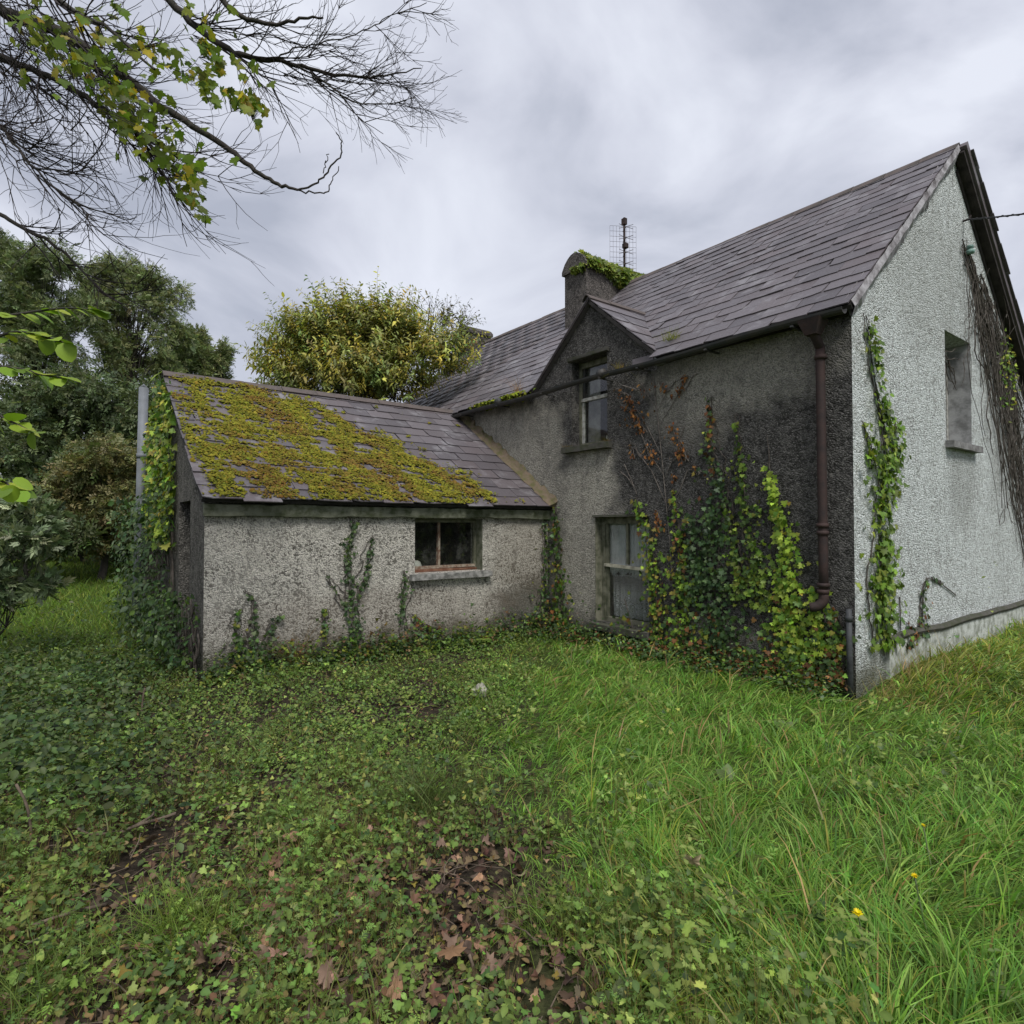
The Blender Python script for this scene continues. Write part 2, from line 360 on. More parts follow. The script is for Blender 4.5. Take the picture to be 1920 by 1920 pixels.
M_PALESTEM = simple('pale_dead_stem', (.22, .19, .165), .9, .3, 12, .4, 40)
M_DEADVINE = simple('bare_vine_stem', (.060, .050, .042), .9, .3, 12, .4, 40, col2=(.12, .105, .09))
M_STICK = simple('dead_stick', (.17, .13, .095), .9, .3, 12, .4, 40, col2=(.08, .06, .045))
M_STONE = simple('pale_stone', (.42, .40, .33), .9, .25, 20, .8, 30)
M_WIRE = simple('antenna_metal', (.13, .11, .115), .6, .2, 20, .1, 30)
M_CABLE = simple('black_cable', (.05, .05, .055), .7)
M_CER = simple('insulator_green', (.22, .36, .31), .4)
M_WHITE = simple('white_ceramic', (.62, .60, .56), .35, .1, 6, .1, 20)
M_BARGE = simple('dark_barge', (.045, .037, .034), .85, .3, 6, .5, 30)
def glass_mat():
    m = NM('window_glass'); fr = m.n('Fresnel', {'IOR': 1.5}).outputs[0]
    gl = m.n('BsdfGlossy', {'Color': (.9, .9, .92, 1), 'Roughness': .03, 'Normal': m.bump(m.noise(2.5, 2), .06, .05)})
    tr = m.n('BsdfTransparent', {'Color': (.93, .95, .93, 1)})
    df = m.n('BsdfDiffuse', {'Color': (.2, .2, .18, 1)})
    a = m.n('MixShader', {0: m.math('MULTIPLY', m.math('MULTIPLY', m.math('MINIMUM', fr, 1.0), 1.5), m.math('SUBTRACT', 1.0, m.n('NewGeometry').outputs['Backfacing'])), 1: tr.outputs[0], 2: gl.outputs[0]})
    b = m.n('MixShader', {0: m.mr(m.noise(5, 5, .7), .45, .8, .02, .20), 1: a.outputs[0], 2: df.outputs[0]})
    m.t.links.new(b.outputs[0], m.out.inputs[0]); return m.m
M_GLASS = glass_mat()
def lace_mat():
    m = NM('lace_curtain'); x, y, z = m.xyz()
    vo = m.n('TexVoronoi', {'Vector': m.co(), 'Scale': 11.0}); 
    pat = m.math('SINE', m.math('MULTIPLY', vo.outputs['Distance'], 42.0))
    band = m.math('MAXIMUM', m.mr(m.math('ABSOLUTE', m.math('SUBTRACT', z, 1.12)), .04, .13, 1, 0), m.mr(m.math('ABSOLUTE', m.math('SUBTRACT', z, .62)), .1, .35, 1, 0))
    a = m.math('ADD', m.mr(z, 1.0, 1.2, .26, .85), m.math('MULTIPLY', band, m.mr(pat, -.2, .7, .0, .48)))
    a = m.math('MULTIPLY', a, m.mr(m.noise(3.5, 4), .3, .6, .8, 1))
    d = m.n('BsdfDiffuse', {'Color': (.93, .92, .94, 1)}); t = m.n('BsdfTranslucent', {'Color': (.6, .6, .62, 1)})
    dd = m.n('MixShader', {0: .3, 1: d.outputs[0], 2: t.outputs[0]})
    tr = m.n('BsdfTransparent', {}); mx = m.n('MixShader', {0: a, 1: tr.outputs[0], 2: dd.outputs[0]})
    m.t.links.new(mx.outputs[0], m.out.inputs[0]); return m.m
M_LACE = lace_mat()
def ground_mat():
    m = NM('soil_and_turf'); n_ = m.noise(1.2, 6, .65); f = m.noise(22, 5, .7)
    soil = m.mix(m.mr(f, .35, .65), (.020, .016, .012), (.055, .042, .030))
    turf = m.mix(m.mr(f, .35, .65), (.035, .055, .012), (.075, .115, .022))
    x, y, z = m.xyz()
    far = m.mr(m.math('ADD', y, m.math('MULTIPLY', n_, 3)), 10, 14); rt = m.mr(m.math('ADD', x, m.math('MULTIPLY', n_, 1.5)), .5, 1.6)
    lf = m.mr(m.math('ADD', x, m.math('MULTIPLY', n_, 3)), -3.5, -6.0)
    c = m.mix(m.math('MAXIMUM', m.math('MAXIMUM', far, rt), lf), soil, turf)
    return m.bsdf(c, .95, m.bump(f, .8, .03), .1)
M_GROUND = ground_mat()
# ================================================================== GROUND
def axis(lo, hi, fine, far):
    a = [lo]; 
    while a[-1] < hi: a.append(a[-1]+fine)
    st = fine; v = a[-1]
    while v < far: st *= 1.35; v += st; a.append(v)
    st = fine; v = lo; b = []
    while v > -far: st *= 1.35; v -= st; b.append(v)
    return np.array(b[::-1]+a)
gx, gy = axis(-9, 11, .14, 900), axis(-1, 15, .14, 900)
GX, GY = np.meshgrid(gx, gy); nx, ny = len(gx), len(gy)
gv = np.stack([GX, GY, gz(GX, GY)], 2).reshape(-1, 3)
ii = (np.arange(ny-1)[:, None]*nx+np.arange(nx-1)[None]).ravel()
gf = np.stack([ii, ii+1, ii+nx+1, ii+nx], 1)
ground = ob('ground', mesh_np('ground', gv, gf, M_GROUND, smooth=True)); tag(ground, 'uneven dark soil and rough turf around the old house', 'ground', kind='structure')

# ================================================================== building helpers
def wall_mesh(name, outer, holes, P, th, mat, mitre=(False, False), back_mat=None):
    """polygon (a,z) with holes, front at depth 0, back at depth th; P(a,z,d) -> house coords"""
    loops = [outer]+holes; flat = [p for l in loops for p in l]
    tris = tessellate_polygon([[Vector((p[0], p[1], 0)) for p in l] for l in loops])
    amin = min(p[0] for p in outer); amax = max(p[0] for p in outer)
    def bk(p):
        a = p[0]
        if mitre[0] and abs(a-amin) < 1e-6: a += th
        if mitre[1] and abs(a-amax) < 1e-6: a -= th
        return P(a, p[1], th)
    n_ = len(flat); vs_ = [P(p[0], p[1], 0) for p in flat]+[bk(p) for p in flat]
    f = [tuple(t) for t in tris]+[tuple(i+n_ for i in reversed(t)) for t in tris]
    o = 0
    for l in loops:
        k = len(l)
        for i in range(k): a, b = o+i, o+(i+1) % k; f.append((a, b, b+n_, a+n_))
        o += k
    m = MB().add(vs_, f); return m.mesh(name, mat)
def rect(a0, a1, z0, z1): return [(a0, z0), (a1, z0), (a1, z1), (a0, z1)]
def slate_me(w_, l_, th, seed, mat=M_SLATE):
    """slate: x = along course, y = upslope, z = normal; lower edge chipped"""
    r = np.random.default_rng(seed)
    lo = [(-w_/2, r.normal(0, .004)), (-w_/2+w_*.3, r.normal(0, .005)), (w_/2-w_*.3, r.normal(0, .005)), (w_/2, r.normal(0, .004))]
    if seed % 5 == 0: lo[0] = (-w_/2+.02, .03)
    if seed % 7 == 0: lo[3] = (w_/2-.03, .035)
    pts = lo+[(w_/2, l_), (-w_/2, l_)]; n_ = len(pts)
    vs_ = [(x, y, th/2) for x, y in pts]+[(x, y, -th/2) for x, y in pts]
    f = [tuple(range(n_)), tuple(range(2*n_-1, n_-1, -1))]+[(i, i+n_, (i+1) % n_+n_, (i+1) % n_) for i in range(n_)]
    return MB().add(vs_, f).mesh('slate', mat)
def frame_mat(o, ex, ey, ez):
    return Matrix(((ex[0], ey[0], ez[0], o[0]), (ex[1], ey[1], ez[1], o[1]), (ex[2], ey[2], ez[2], o[2]), (0, 0, 0, 1)))
def lay_slates(parent, O, ex, ey, x0, x1, ylen, gauge, sw, lap, inside, ranker, limit, seed, base, x_end=None, tilt=.045):
    """courses of slates on a plane; the `limit` best ranked become objects, the rest one joined part"""
    ex, ey = np.array(ex, float), np.array(ey, float); ez = np.cross(ex, ey); r = np.random.default_rng(seed)
    todo = []; nrow = int(ylen/gauge)
    for j in range(nrow+1):
        y = j*gauge-.03
        off = 0 if j % 2 == 0 else sw/2
        x = x0-(sw-off if off else 0)
        while x < x1-.02:
            a, b = max(x, x0), min(x+sw, x1); x += sw
            if b-a < .06: continue
            if inside and not inside((a+b)/2, y+gauge/2): continue
            l_ = min(gauge+lap, ylen-y)
            if l_ < .08: continue
            todo.append(((a+b)/2, y, b-a-.006, l_))
    todo.sort(key=lambda q_: ranker(q_[0], q_[1]) if ranker else 0)
    variants = {}
    jv, jf, jc = [], [], []; o_ = 0
    for i, (x, y, w_, l_) in enumerate(todo):
        yj = r.normal(0, .009); rot = r.normal(0, .011); slip = 0
        if r.random() < .05: slip = -r.uniform(.02, .05); rot = r.normal(0, .025)
        p = np.array(O)+ex*x+ey*(y+yj+slip)+ez*(.028+r.normal(0, .0026)+.010*math.sin(x*1.3+y*.7)*math.sin(y*1.1))
        tl = tilt+r.normal(0, .004); ey2 = ey*math.cos(tl)-ez*math.sin(tl); 
        ex2 = ex*math.cos(rot)+ey2*math.sin(rot); ey3 = ey2*math.cos(rot)-ex*math.sin(rot); ez2 = np.cross(ex2, ey3)
        full = abs(w_-sw+.006) < .002 and abs(l_-gauge-lap) < .002
        key = ('f', int(r.integers(0, 12))) if full else ('c', round(w_, 2), round(l_, 2))
        if key not in variants: variants[key] = slate_me(sw-.006 if full else w_, l_, .014, len(variants)+seed*31)
        me = variants[key]
        if i < limit:
            so_ = ob('slate', me, parent); so_.matrix_local = frame_mat(p, ex2, ey3, ez2)
        else:
            vv = np.array([v.co for v in me.vertices]); q_ = p+vv[:, :1]*ex2+vv[:, 1:2]*ey3+vv[:, 2:3]*ez2
            jv.append(q_); jc += [r.random()]*len(vv)
            for pl in me.polygons:
                ids = list(pl.vertices)
                for k in range(1, len(ids)-1): jf.append((ids[0]+o_, ids[k]+o_, ids[k+1]+o_))
            o_ += len(vv)
    if jv:
        c = np.array(jc); me = mesh_np('slate_field', np.concatenate(jv), np.array(jf), M_SLATE, np.stack([c, c, c], 1))
        s_ = ob('slate_field', me, parent); s_['kind'] = 'stuff'
def prism(outline, O, ex, ey, z0, z1, name, mat):
    """flat slab: outline in plane coords, from z0 to z1 along the normal"""
    ex, ey = np.array(ex, float), np.array(ey, float); ez = np.cross(ex, ey); n_ = len(outline)
    tris = tessellate_polygon([[Vector((p[0], p[1], 0)) for p in outline]])
    pt = lambda p, z: np.array(O)+ex*p[0]+ey*p[1]+ez*z
    vs_ = [pt(p, z1) for p in outline]+[pt(p, z0) for p in outline]
    f = [tuple(t) for t in tris]+[tuple(i+n_ for i in reversed(t)) for t in tris]+[(i, (i+1) % n_, (i+1) % n_+n_, i+n_) for i in range(n_)]
    return MB().add(vs_, f).mesh(name, mat)

# ================================================================== FARMHOUSE
house = thing('farmhouse', 'abandoned two-storey farmhouse with slate roof, dark long wall and white gable', 'house')
PL = lambda a, z, d: (d, a, z)            # long wall: a=t
PG = lambda a, z, d: (a, d, z)            # gable: a=s
DT0, DT1, DTA, DZA = 2.52, 5.22, 3.90, 5.30
UW = (3.53, 4.32, 3.07, 4.44); LW = (2.74, 3.80, .33, 1.93); GW = (2.72, 3.75, 2.93, 4.40)
WT = EZ+EO*MSL-.08
me = wall_mesh('long_wall', [(0, -.35), (LEN, -.35), (LEN, WT), (DT1, WT), (DTA, DZA), (DT0, WT), (0, WT)], [rect(*UW), rect(*LW)], PL, .42, M_WDARK, (True, True))
part('long_wall', me, house)
me = wall_mesh('gable_wall', [(0, -.35), (W_, -.35), (W_, WT), (W_/2, RZ-.10), (0, WT)], [rect(*GW)], PG, .42, M_WWHITE, (True, True))
part('gable_wall', me, house)
me = wall_mesh('rear_wall', [(0, -.35), (LEN, -.35), (LEN, WT), (0, WT)], [], lambda a, z, d: (W_-d, a, z), .42, M_WEND, (True, True)); part('rear_wall', me, house)
me = wall_mesh('far_gable_wall', [(0, -.35), (W_, -.35), (W_, WT), (W_/2, RZ-.10), (0, WT)], [], lambda a, z, d: (a, LEN-d, z), .42, M_WEND, (True, True)); part('far_gable_wall', me, house)
part('floor_slab', MB().box((.43, .43, 2.5), (W_-.43, LEN-.43, 2.62)).mesh('floor_slab', M_DARKIN), house)
part('plinth', MB().box((.75, -.035, -.3), (W_+.03, .02, .50), jit=.004).mesh('plinth', simple('plinth_render', (.50, .52, .48), .9, .25, 9, .8, 40, col2=(.22, .23, .19))), house)
part('plinth_ledge', MB().tube(smooth_path([(.75+i*.55, -.03, .52+rng.normal(0, .012)) for i in range(11)], 3), .045, 6).mesh('plinth_ledge', M_DSILL), house)
# main roof, front slope
cs = 1/math.hypot(1, MSL); EY = (cs, 0, MSL*cs); EX = (0, -1, 0)       # ex x ey = outward (-s,+z)
SLEN = (W_/2+EO)/cs; RO = (-EO, 0, EZ)
apx = 1.29; ya = (apx+EO)/cs
outl = [(.06, 0), (.06, SLEN), (-LEN-.06, SLEN), (-LEN-.06, 0), (-DT1-.05, 0), (-DT1-.0, (EO+.02)/cs), (-DTA, ya), (-DT0, (EO+.02)/cs), (-DT0+.05, 0)]
roof = part('roof', prism(outl, RO, EX, EY, -.06, -.004, 'roof', M_UNDER), house)
def in_dorm(x, y):
    t = -x; s = y*cs-EO
    if s > apx: return True
    h = (1-max(s, 0)/apx)*(DT1-DT0)/2
    return abs(t-DTA) > h-.10
def rank(x, y):
    p = HW(y*cs-EO, -x, EZ+y*MSL*cs); return (p[0]**2+p[1]**2)
lay_slates(roof, RO, EX, EY, -LEN-.06, .05, SLEN-.02, .252, .44, .11, in_dorm, rank, 300, 3, None)
EYb = (-cs, 0, MSL*cs); RB = (W_+EO, 0, EZ)
part('rear_roof', prism([(-.16, 0), (LEN+.06, 0), (LEN+.06, SLEN), (-.16, SLEN)], RB, (0, 1, 0), EYb, -.06, .035, 'rear_roof', M_SLATE), house)
# stepped slate edge seen along the far verge
m = MB()
for j in range(17):
    y0 = j*.25; ez = np.cross((0, 1, 0), EYb)
    pt = lambda x, y, z: np.array(RB)+np.array((0, 1, 0))*x+np.array(EYb)*y+ez*z
    m.box((-.20+rng.normal(0, .008), y0, .034), (.25, min(y0+.30, SLEN-.01), .052), lambda x, y, z: pt(x, y, z+(.014 if y < y0+.01 else 0)))
part('verge_slate_edge', m.mesh('verge_slate_edge', M_SLATE), house)
part('barge_board', MB().box((-.13, .0, -.13), (-.02, SLEN-.05, -.062), lambda x, y, z: np.array(RB)+np.array((0, 1, 0))*x+np.array(EYb)*y+np.cross((0, 1, 0), EYb)*z).mesh('barge_board', M_BARGE), house)
part('verge_soffit', MB().box((-.02, -.05, -.20), (-.002, SLEN-.25, -.064), lambda x, y, z: np.array(RB)+np.array((0, 1, 0))*x+np.array(EYb)*y+np.cross((0, 1, 0), EYb)*z).mesh('verge_soffit', M_BARGE), house)
# mortar verge on the near slope: ragged pale strip
nv = 60; vs_ = []; r = np.random.default_rng(11); EN = np.cross(EX, EY)
for i in range(nv+1):
    y = .02+(SLEN-.06)*i/nv; w0 = .15+.02*math.sin(i*.37)+r.normal(0, .016)
    o0 = np.array(RO)+np.array(EY)*y
    vs_ += [o0+np.array((0, -.075+r.normal(0, .004), 0))+EN*.035, o0+np.array((0, -.085, 0))+EN*(-.05+r.normal(0, .006)), o0+np.array((0, -.02, 0))+EN*(-w0), o0+np.array((0, .02, 0))+EN*.03]
fs = []
for i in range(nv):
    a = i*4
    for k in range(3): fs.append((a+k, a+k+1, a+k+5, a+k+4))
part('mortar_verge', MB().add(vs_, fs).mesh('mortar_verge', M_MORTAR), house)
# ridge tiles
def ridge_run(parent, p0, p1, seg, rad, name='ridge_tile', mat=M_RIDGE, ang=.95):
    p0, p1 = np.array(p0, float), np.array(p1, float); Ld = np.linalg.norm(p1-p0); d = (p1-p0)/Ld; k = max(1, int(round(Ld/seg)))
    sd_ = np.cross(d, (0, 0, 1)); sd_ /= np.linalg.norm(sd_); me0 = None
    sl = Ld/k-.008; prof = [(-1, -ang), (-.55, -.38), (0, 0), (.55, -.38), (1, -ang)]
    vs_ = []
    for y in (0, sl):
        for (a, b) in prof: vs_.append((a*rad, y, b*rad))
        for (a, b) in prof: vs_.append((a*rad*.86, y, b*rad-.018))
    f = []
    for k2 in range(4): f += [(k2, k2+1, k2+11, k2+10), (k2+5, k2+15, k2+16, k2+6), (k2, k2+5, k2+6, k2+1), (k2+10, k2+11, k2+16, k2+15)]
    f += [(0, 10, 15, 5), (4, 9, 19, 14)]
    me0 = MB().add(vs_, f).mesh(name, mat)
    for i in range(k):
        o = ob(name, me0, parent); o.matrix_local = frame_mat(p0+d*(Ld/k*i)+np.array((0, 0, rng.normal(0, .006)))+sd_*rng.normal(0, .004), sd_, d, np.cross(sd_, d))
ridge_run(roof, (W_/2, -.07, RZ+.05), (W_/2, 5.90, RZ+.05), .45, .13)
ridge_run(roof, (W_/2, 6.60, RZ+.062), (W_/2, LEN+.06, RZ+.062), .45, .13)
# dormer
dsl = (5.36-4.12)/(DTA-DT0+.05); dcs = 1/math.hypot(1, dsl); dl = (DTA-DT0+.05)/dcs
DO = (-.07, DT0-.05, 4.12); DEX = (-1, 0, 0); DEY = (0, dcs, dsl*dcs)      # ex x ey : (-1,0,0)x(0,c,s) = (0,s,-c)-> use +s
DEX = (1, 0, 0); DNN = np.cross(DEX, DEY)
vx = lambda y: .07+apx*(y/dl)
dtri = [(-.0, 0), (.10, 0), (apx+.09, dl), (0, dl)]
dr = part('dormer_roof', prism(dtri, DO, DEX, DEY, -.05, -.004, 'dormer_roof', M_UNDER), house)
ng = 5; g = dl/ng
for j in range(ng):
    y0 = j*g; xe = vx(y0+g*.8)+.05; k = max(1, int(round(xe/.40)))
    for i in range(k):
        a, b = xe*i/k, xe*(i+1)/k
        me = slate_me(b-a-.006, min(g+.09, dl-y0), .011, 400+j*9+i); o = ob('slate', me, dr)
        tl = .035; ey2 = np.array(DEY)*math.cos(tl)-DNN*math.sin(tl)
        o.matrix_local = frame_mat(np.array(DO)+np.array(DEX)*((a+b)/2)+np.array(DEY)*(y0-.03)+DNN*.026, DEX, ey2, np.cross(DEX, ey2))
DO2 = (-.07, DT1+.05, 4.12); DEY2 = (0, -dcs, dsl*dcs)
part('dormer_far_roof', prism([(0, 0), (0, dl), (-(apx+.09), dl), (-.10, 0)], DO2, (-1, 0, 0), DEY2, -.05, .025, 'dormer_far_roof', M_SLATE), house)
ridge_run(dr, (-.09, DTA, 5.43), (apx+.02, DTA, 5.43), .46, .10, ang=.9)
part('dormer_barge', MB().box((-.085, 0, -.06), (-.071, dl, .0), lambda x, y, z: (x, DO2[1]-dcs*y, DO2[2]+dsl*dcs*y+z)).mesh('dormer_barge', M_BARGE), house)
part('lead_flashing', MB().box((-.06, DT0-.10, 4.02), (.02, DT0+.06, 4.16), jit=.012).mesh('lead_flashing', simple('lead', (.34, .34, .37), .6)), house)
part('slipped_slate', MB().box((-.035, DT0+.10, 4.05), (-.02, DT0+.48, 4.20), jit=.006).mesh('slipped_slate', M_SLATE), house)
# chimneys
def chimney(s0, s1, t0, t1, zb, zt, rise, nm):
    m = MB(); n_ = 8
    ch = part('chimney', MB().box((s0, t0, zb), (s1, t1, zt)).mesh('chimney', M_DORM), house)
    ov = .045; prof = [(t0-ov, zt-.10)]+[(t0-ov+(t1-t0+2*ov)*k/n_, zt-.02+rise*math.sin(math.pi*(k/n_))**.75) for k in range(n_+1)]+[(t1+ov, zt-.10)]
    vs_ = [(s0-ov, a, b) for a, b in prof]+[(s1+ov, a, b) for a, b in prof]; k = len(prof)
    f = [tuple(range(k)), tuple(range(2*k-1, k-1, -1))]+[(i, (i+1) % k, (i+1) % k+k, i+k) for i in range(k)]
    ob('cap', MB().add(vs_, f).mesh('cap', M_DORM), ch); return ch
chimney(1.90, 3.70, 5.92, 6.56, 4.6, 7.16, .30, 'chimney')
chimney(2.75, 3.55, LEN-.62, LEN-.02, 6.2, 7.42, .18, 'chimney')
# gutter (half round) with brackets, downpipe
gp = []; gr = .062; gs = -EO-.075
m = MB(); ts = np.linspace(-.03, 9.2, 24); n_ = 7; vs_ = []
for t in ts:
    zz = EZ-.045-.004*t+.012*math.sin(t*2.1)
    for k in range(n_+1):
        th = math.pi+math.pi*k/n_; vs_.append((gs+gr*math.cos(th), t, zz+gr*math.sin(th)))
    for k in range(n_, -1, -1):
        th = math.pi+math.pi*k/n_; vs_.append((gs+(gr-.008)*math.cos(th), t, zz+(gr-.008)*math.sin(th)))
k = 2*(n_+1)
for i in range(len(ts)-1):
    for j in range(k): m.f.append((i*k+j, i*k+(j+1) % k, (i+1)*k+(j+1) % k, (i+1)*k+j))
m.v = vs_; m.f += [tuple(range(k)), tuple((len(ts)-1)*k+j for j in range(k-1, -1, -1))]
gut = part('gutter', m.mesh('gutter', M_GUTTER), house)
for t in (.5, 1.6, 2.7, 3.42, 4.75, 6.0, 7.2):
    ob('bracket', MB().box((gs-.066, t-.015, EZ-.125), (-.001, t+.015, EZ-.105)).mesh('bracket', M_GUTTER), gut)
    if t in (3.42, 6.0): ob('joint', MB().tube([(gs, t-.05, EZ-.045), (gs, t+.05, EZ-.045)], .072, 12).mesh('joint', M_GUTTER, True), gut)
part('fascia', MB().box((-.03, .02, EZ-.06), (-.003, DT0-.1, WT-.0)).mesh('fascia', M_BARGE), house)
dp = part('downpipe', MB().tube(smooth_path([(gs, .30, 3.98), (gs+.01, .30, 3.88), (-.10, .29, 3.74), (-.085, .29, 3.6), (-.085, .285, 2.2), (-.085, .28, 1.05)], 3), .048, 14).mesh('downpipe', M_RUST, True), house)
ob('hopper', MB().add([(gs-.10, .18, 4.0), (gs+.12, .18, 4.0), (gs+.12, .42, 4.0), (gs-.10, .42, 4.0), (gs-.05, .24, 3.84), (gs+.07, .24, 3.84), (gs+.07, .36, 3.84), (gs-.05, .36, 3.84)],
   [(0, 1, 2, 3), (4, 7, 6, 5), (0, 4, 5, 1), (1, 5, 6, 2), (2, 6, 7, 3), (3, 7, 4, 0)]).mesh('hopper', M_RUST), dp)
for z in (3.62, 1.80, 1.72, 1.16, 1.09):
    ob('collar', MB().tube([(-.085, .285, z-.022), (-.085, .285, z+.022)], .063, 14).mesh('collar', M_RUST, True), dp)
ob('pipe_shoe', MB().tube(smooth_path([(-.085, .28, 1.07), (-.09, .285, .99), (-.12, .33, .93), (-.15, .40, .915)], 3), .052, 14).mesh('pipe_shoe', M_RUST, True), dp)
# windows ------------------------------------------------------------
def bars(P, lst, mat, name, jit=.0015):
    m = MB()
    for a0, a1, z0, z1, d0, d1 in lst: m.box((a0, z0, d0), (a1, z1, d1), lambda a, z, d: P(a, z, d), jit)
    return m.mesh(name, mat)
def pane(P, a0, a1, z0, z1, d, par, mat=M_GLASS): return ob('pane', bars(P, [(a0, a1, z0, z1, d, d+.004)], mat, 'pane', 0), par)
def sill(P, a0, a1, z0, z1, d0, d1, mat, par):
    n_ = 9; vs_ = []
    for i in range(n_):
        a = a0+(a1-a0)*i/(n_-1)
        for (z, d) in ((z0, d0), (z1-.012, d0), (z1, d1), (z0, d1)): vs_.append(P(a, z+rng.normal(0, .0025), d+rng.normal(0, .002)))
    f = [(0, 1, 2, 3), tuple((n_-1)*4+k for k in (3, 2, 1, 0))]+[(i*4+k, i*4+(k+1) % 4, (i+1)*4+(k+1) % 4, (i+1)*4+k) for i in range(n_-1) for k in range(4)]
    return ob('sill', MB().add(vs_, f).mesh('sill', mat), par)
# upper dormer window
a0, a1, z0, z1 = UW; d = .17; fw = .055; zm = 3.80
fr_ = part('window', bars(PL, [(a0, a0+fw, z0, z1, d, d+.07), (a1-fw, a1, z0, z1, d, d+.07), (a0+fw, a1-fw, z1-.09, z1, d+.001, d+.07), (a0+fw, a1-fw, z0, z0+.06, d+.001, d+.07)], M_GREENWOOD, 'window'), house)
ob('meeting_rail', bars(PL, [(a0+fw, a1-fw, zm, zm+.055, d-.012, d+.05)], M_PALEWOOD, 'meeting_rail'), fr_)
for q_ in ((a1-fw-.045, a1-fw-.001), (a0+fw+.001, a0+fw+.045)): ob('sash_stile', bars(PL, [(*q_, z0+.06, zm-.001, d+.012, d+.05)], M_PALEWOOD, 'sash_stile'), fr_)
for q_ in ((a1-fw-.045, a1-fw-.001), (a0+fw+.001, a0+fw+.045)): ob('sash_stile', bars(PL, [(*q_, zm+.056, z1-.091, d+.03, d+.06)], M_GUTTER, 'sash_stile'), fr_)
pane(PL, a0+fw+.04, a1-fw-.04, zm+.05, z1-.09, d+.04, fr_); pane(PL, a0+fw+.04, a1-fw-.04, z0+.06, zm+.01, d+.022, fr_)
sill(PL, a0-.10, a1+.13, z0-.10, z0-.004, -.11, .165, M_DSILL, fr_)
ob('lintel', bars(PL, [(a0-.05, a1+.06, z1+.004, z1+.055, -.05, -.001)], M_DSILL, 'lintel', .006), fr_)
ob('blind', bars(PL, [(a0+.10, a0+.34, z0+.08, z0+.16, d+.16, d+.22)], M_WHITE, 'blind'), fr_)
ob('curtain', bars(PL, [(a1-.36, a1-.08, z0+.02, z1-.05, d+.12, d+.124)], simple('dusty_curtain', (.26, .25, .24), .95, .3, 4, .4, 14), 'curtain'), fr_)
# lower window with lace curtains
a0, a1, z0, z1 = LW; d = .14; zm = 1.16; am = (a0+a1)/2+.02
fr_ = part('window', bars(PL, [(a0, a0+.06, z0, z1, d, d+.08), (a1-.07, a1, z0, z1, d, d+.08), (a0+.06, a1-.07, z1-.10, z1, d+.001, d+.08), (a0+.06, a1-.07, z0, z0+.07, d+.001, d+.08)], M_GREENWOOD, 'window', .003), house)
ob('mullion', bars(PL, [(am-.02, am+.02, zm+.056, z1-.101, d+.02, d+.06)], M_GREENWOOD, 'mullion'), fr_)
ob('meeting_rail', MB().add([PL(a, z, dd) for a, z in ((a0+.06, zm-.03), (am, zm-.005), (a1-.07, zm+.01), (a1-.07, zm+.055), (am, zm+.04), (a0+.06, zm+.02)) for dd in (d-.012, d+.05)],
   [(0, 2, 8, 10), (2, 4, 6, 8), (11, 9, 3, 1), (9, 7, 5, 3), (0, 1, 3, 2), (2, 3, 5, 4), (4, 5, 7, 6), (6, 7, 9, 8), (8, 9, 11, 10), (10, 11, 1, 0)]).mesh('meeting_rail', simple('cream_paint', (.52, .49, .38), .75, .25, 12)), fr_)
for q_ in ((a1-.125, a1-.071), (a0+.061, a0+.10)): ob('sash_stile', bars(PL, [(*q_, z0+.071, z1-.102, d+.025, d+.06)], M_GREENWOOD, 'sash_stile'), fr_)
pane(PL, a0+.09, am-.015, zm+.03, z1-.10, d+.042, fr_); pane(PL, am+.015, a1-.12, zm+.03, z1-.10, d+.042, fr_); pane(PL, a0+.09, a1-.12, z0+.07, zm, d+.046, fr_)
def curtain(a0, a1, z0, z1, d, seed, par, amp=.02, folds=9, edge=0):
    n1, n2 = 60, 14; vs_ = []; r = np.random.default_rng(seed); ph = r.uniform(0, 6, 3)
    for j in range(n2+1):
        for i in range(n1+1):
            f_ = i/n1; g_ = j/n2; a = a0+(a1-a0)*f_; z = z0+(z1-z0)*g_+edge*math.sin(f_*14)*(1-g_)*.03
            dd = d+amp*(math.sin(f_*folds*6.28+ph[0]+.6*math.sin(g_*3))+.5*math.sin(f_*folds*3.1+ph[1]))*(.5+.5*(1-g_))
            vs_.append(PL(a, z, dd))
    f = [(j*(n1+1)+i, j*(n1+1)+i+1, (j+1)*(n1+1)+i+1, (j+1)*(n1+1)+i) for j in range(n2) for i in range(n1)]
    return ob('curtain', MB().add(vs_, f).mesh('curtain', M_LACE, True, False), par)
curtain(a0+.05, am-.01, 1.06, z1-.05, d+.085, 5, fr_, edge=1); curtain(am+.0, a1-.08, 1.06, z1-.05, d+.09, 6, fr_, edge=1)
curtain(a0+.08, a0+.36, z0+.08, 1.16, d+.10, 7, fr_, .03, 3); curtain(a0+.37, a1-.15, z0+.08, 1.05, d+.10, 8, fr_, .02, 5)
sill(PL, a0-.06, a1+.06, z0-.11, z0-.004, -.12, .13, M_DSILL, fr_)
ob('lintel_trim', bars(PL, [(a0-.02, a1+.03, z1+.004, z1+.03, -.035, -.001)], M_DSILL, 'lintel_trim', .004), fr_)
ob('reveal', bars(PL, [(a1+.0-.012, a1-.003, z0, z1-.003, .004, d)], M_GREENWOOD, 'reveal', 0), fr_)
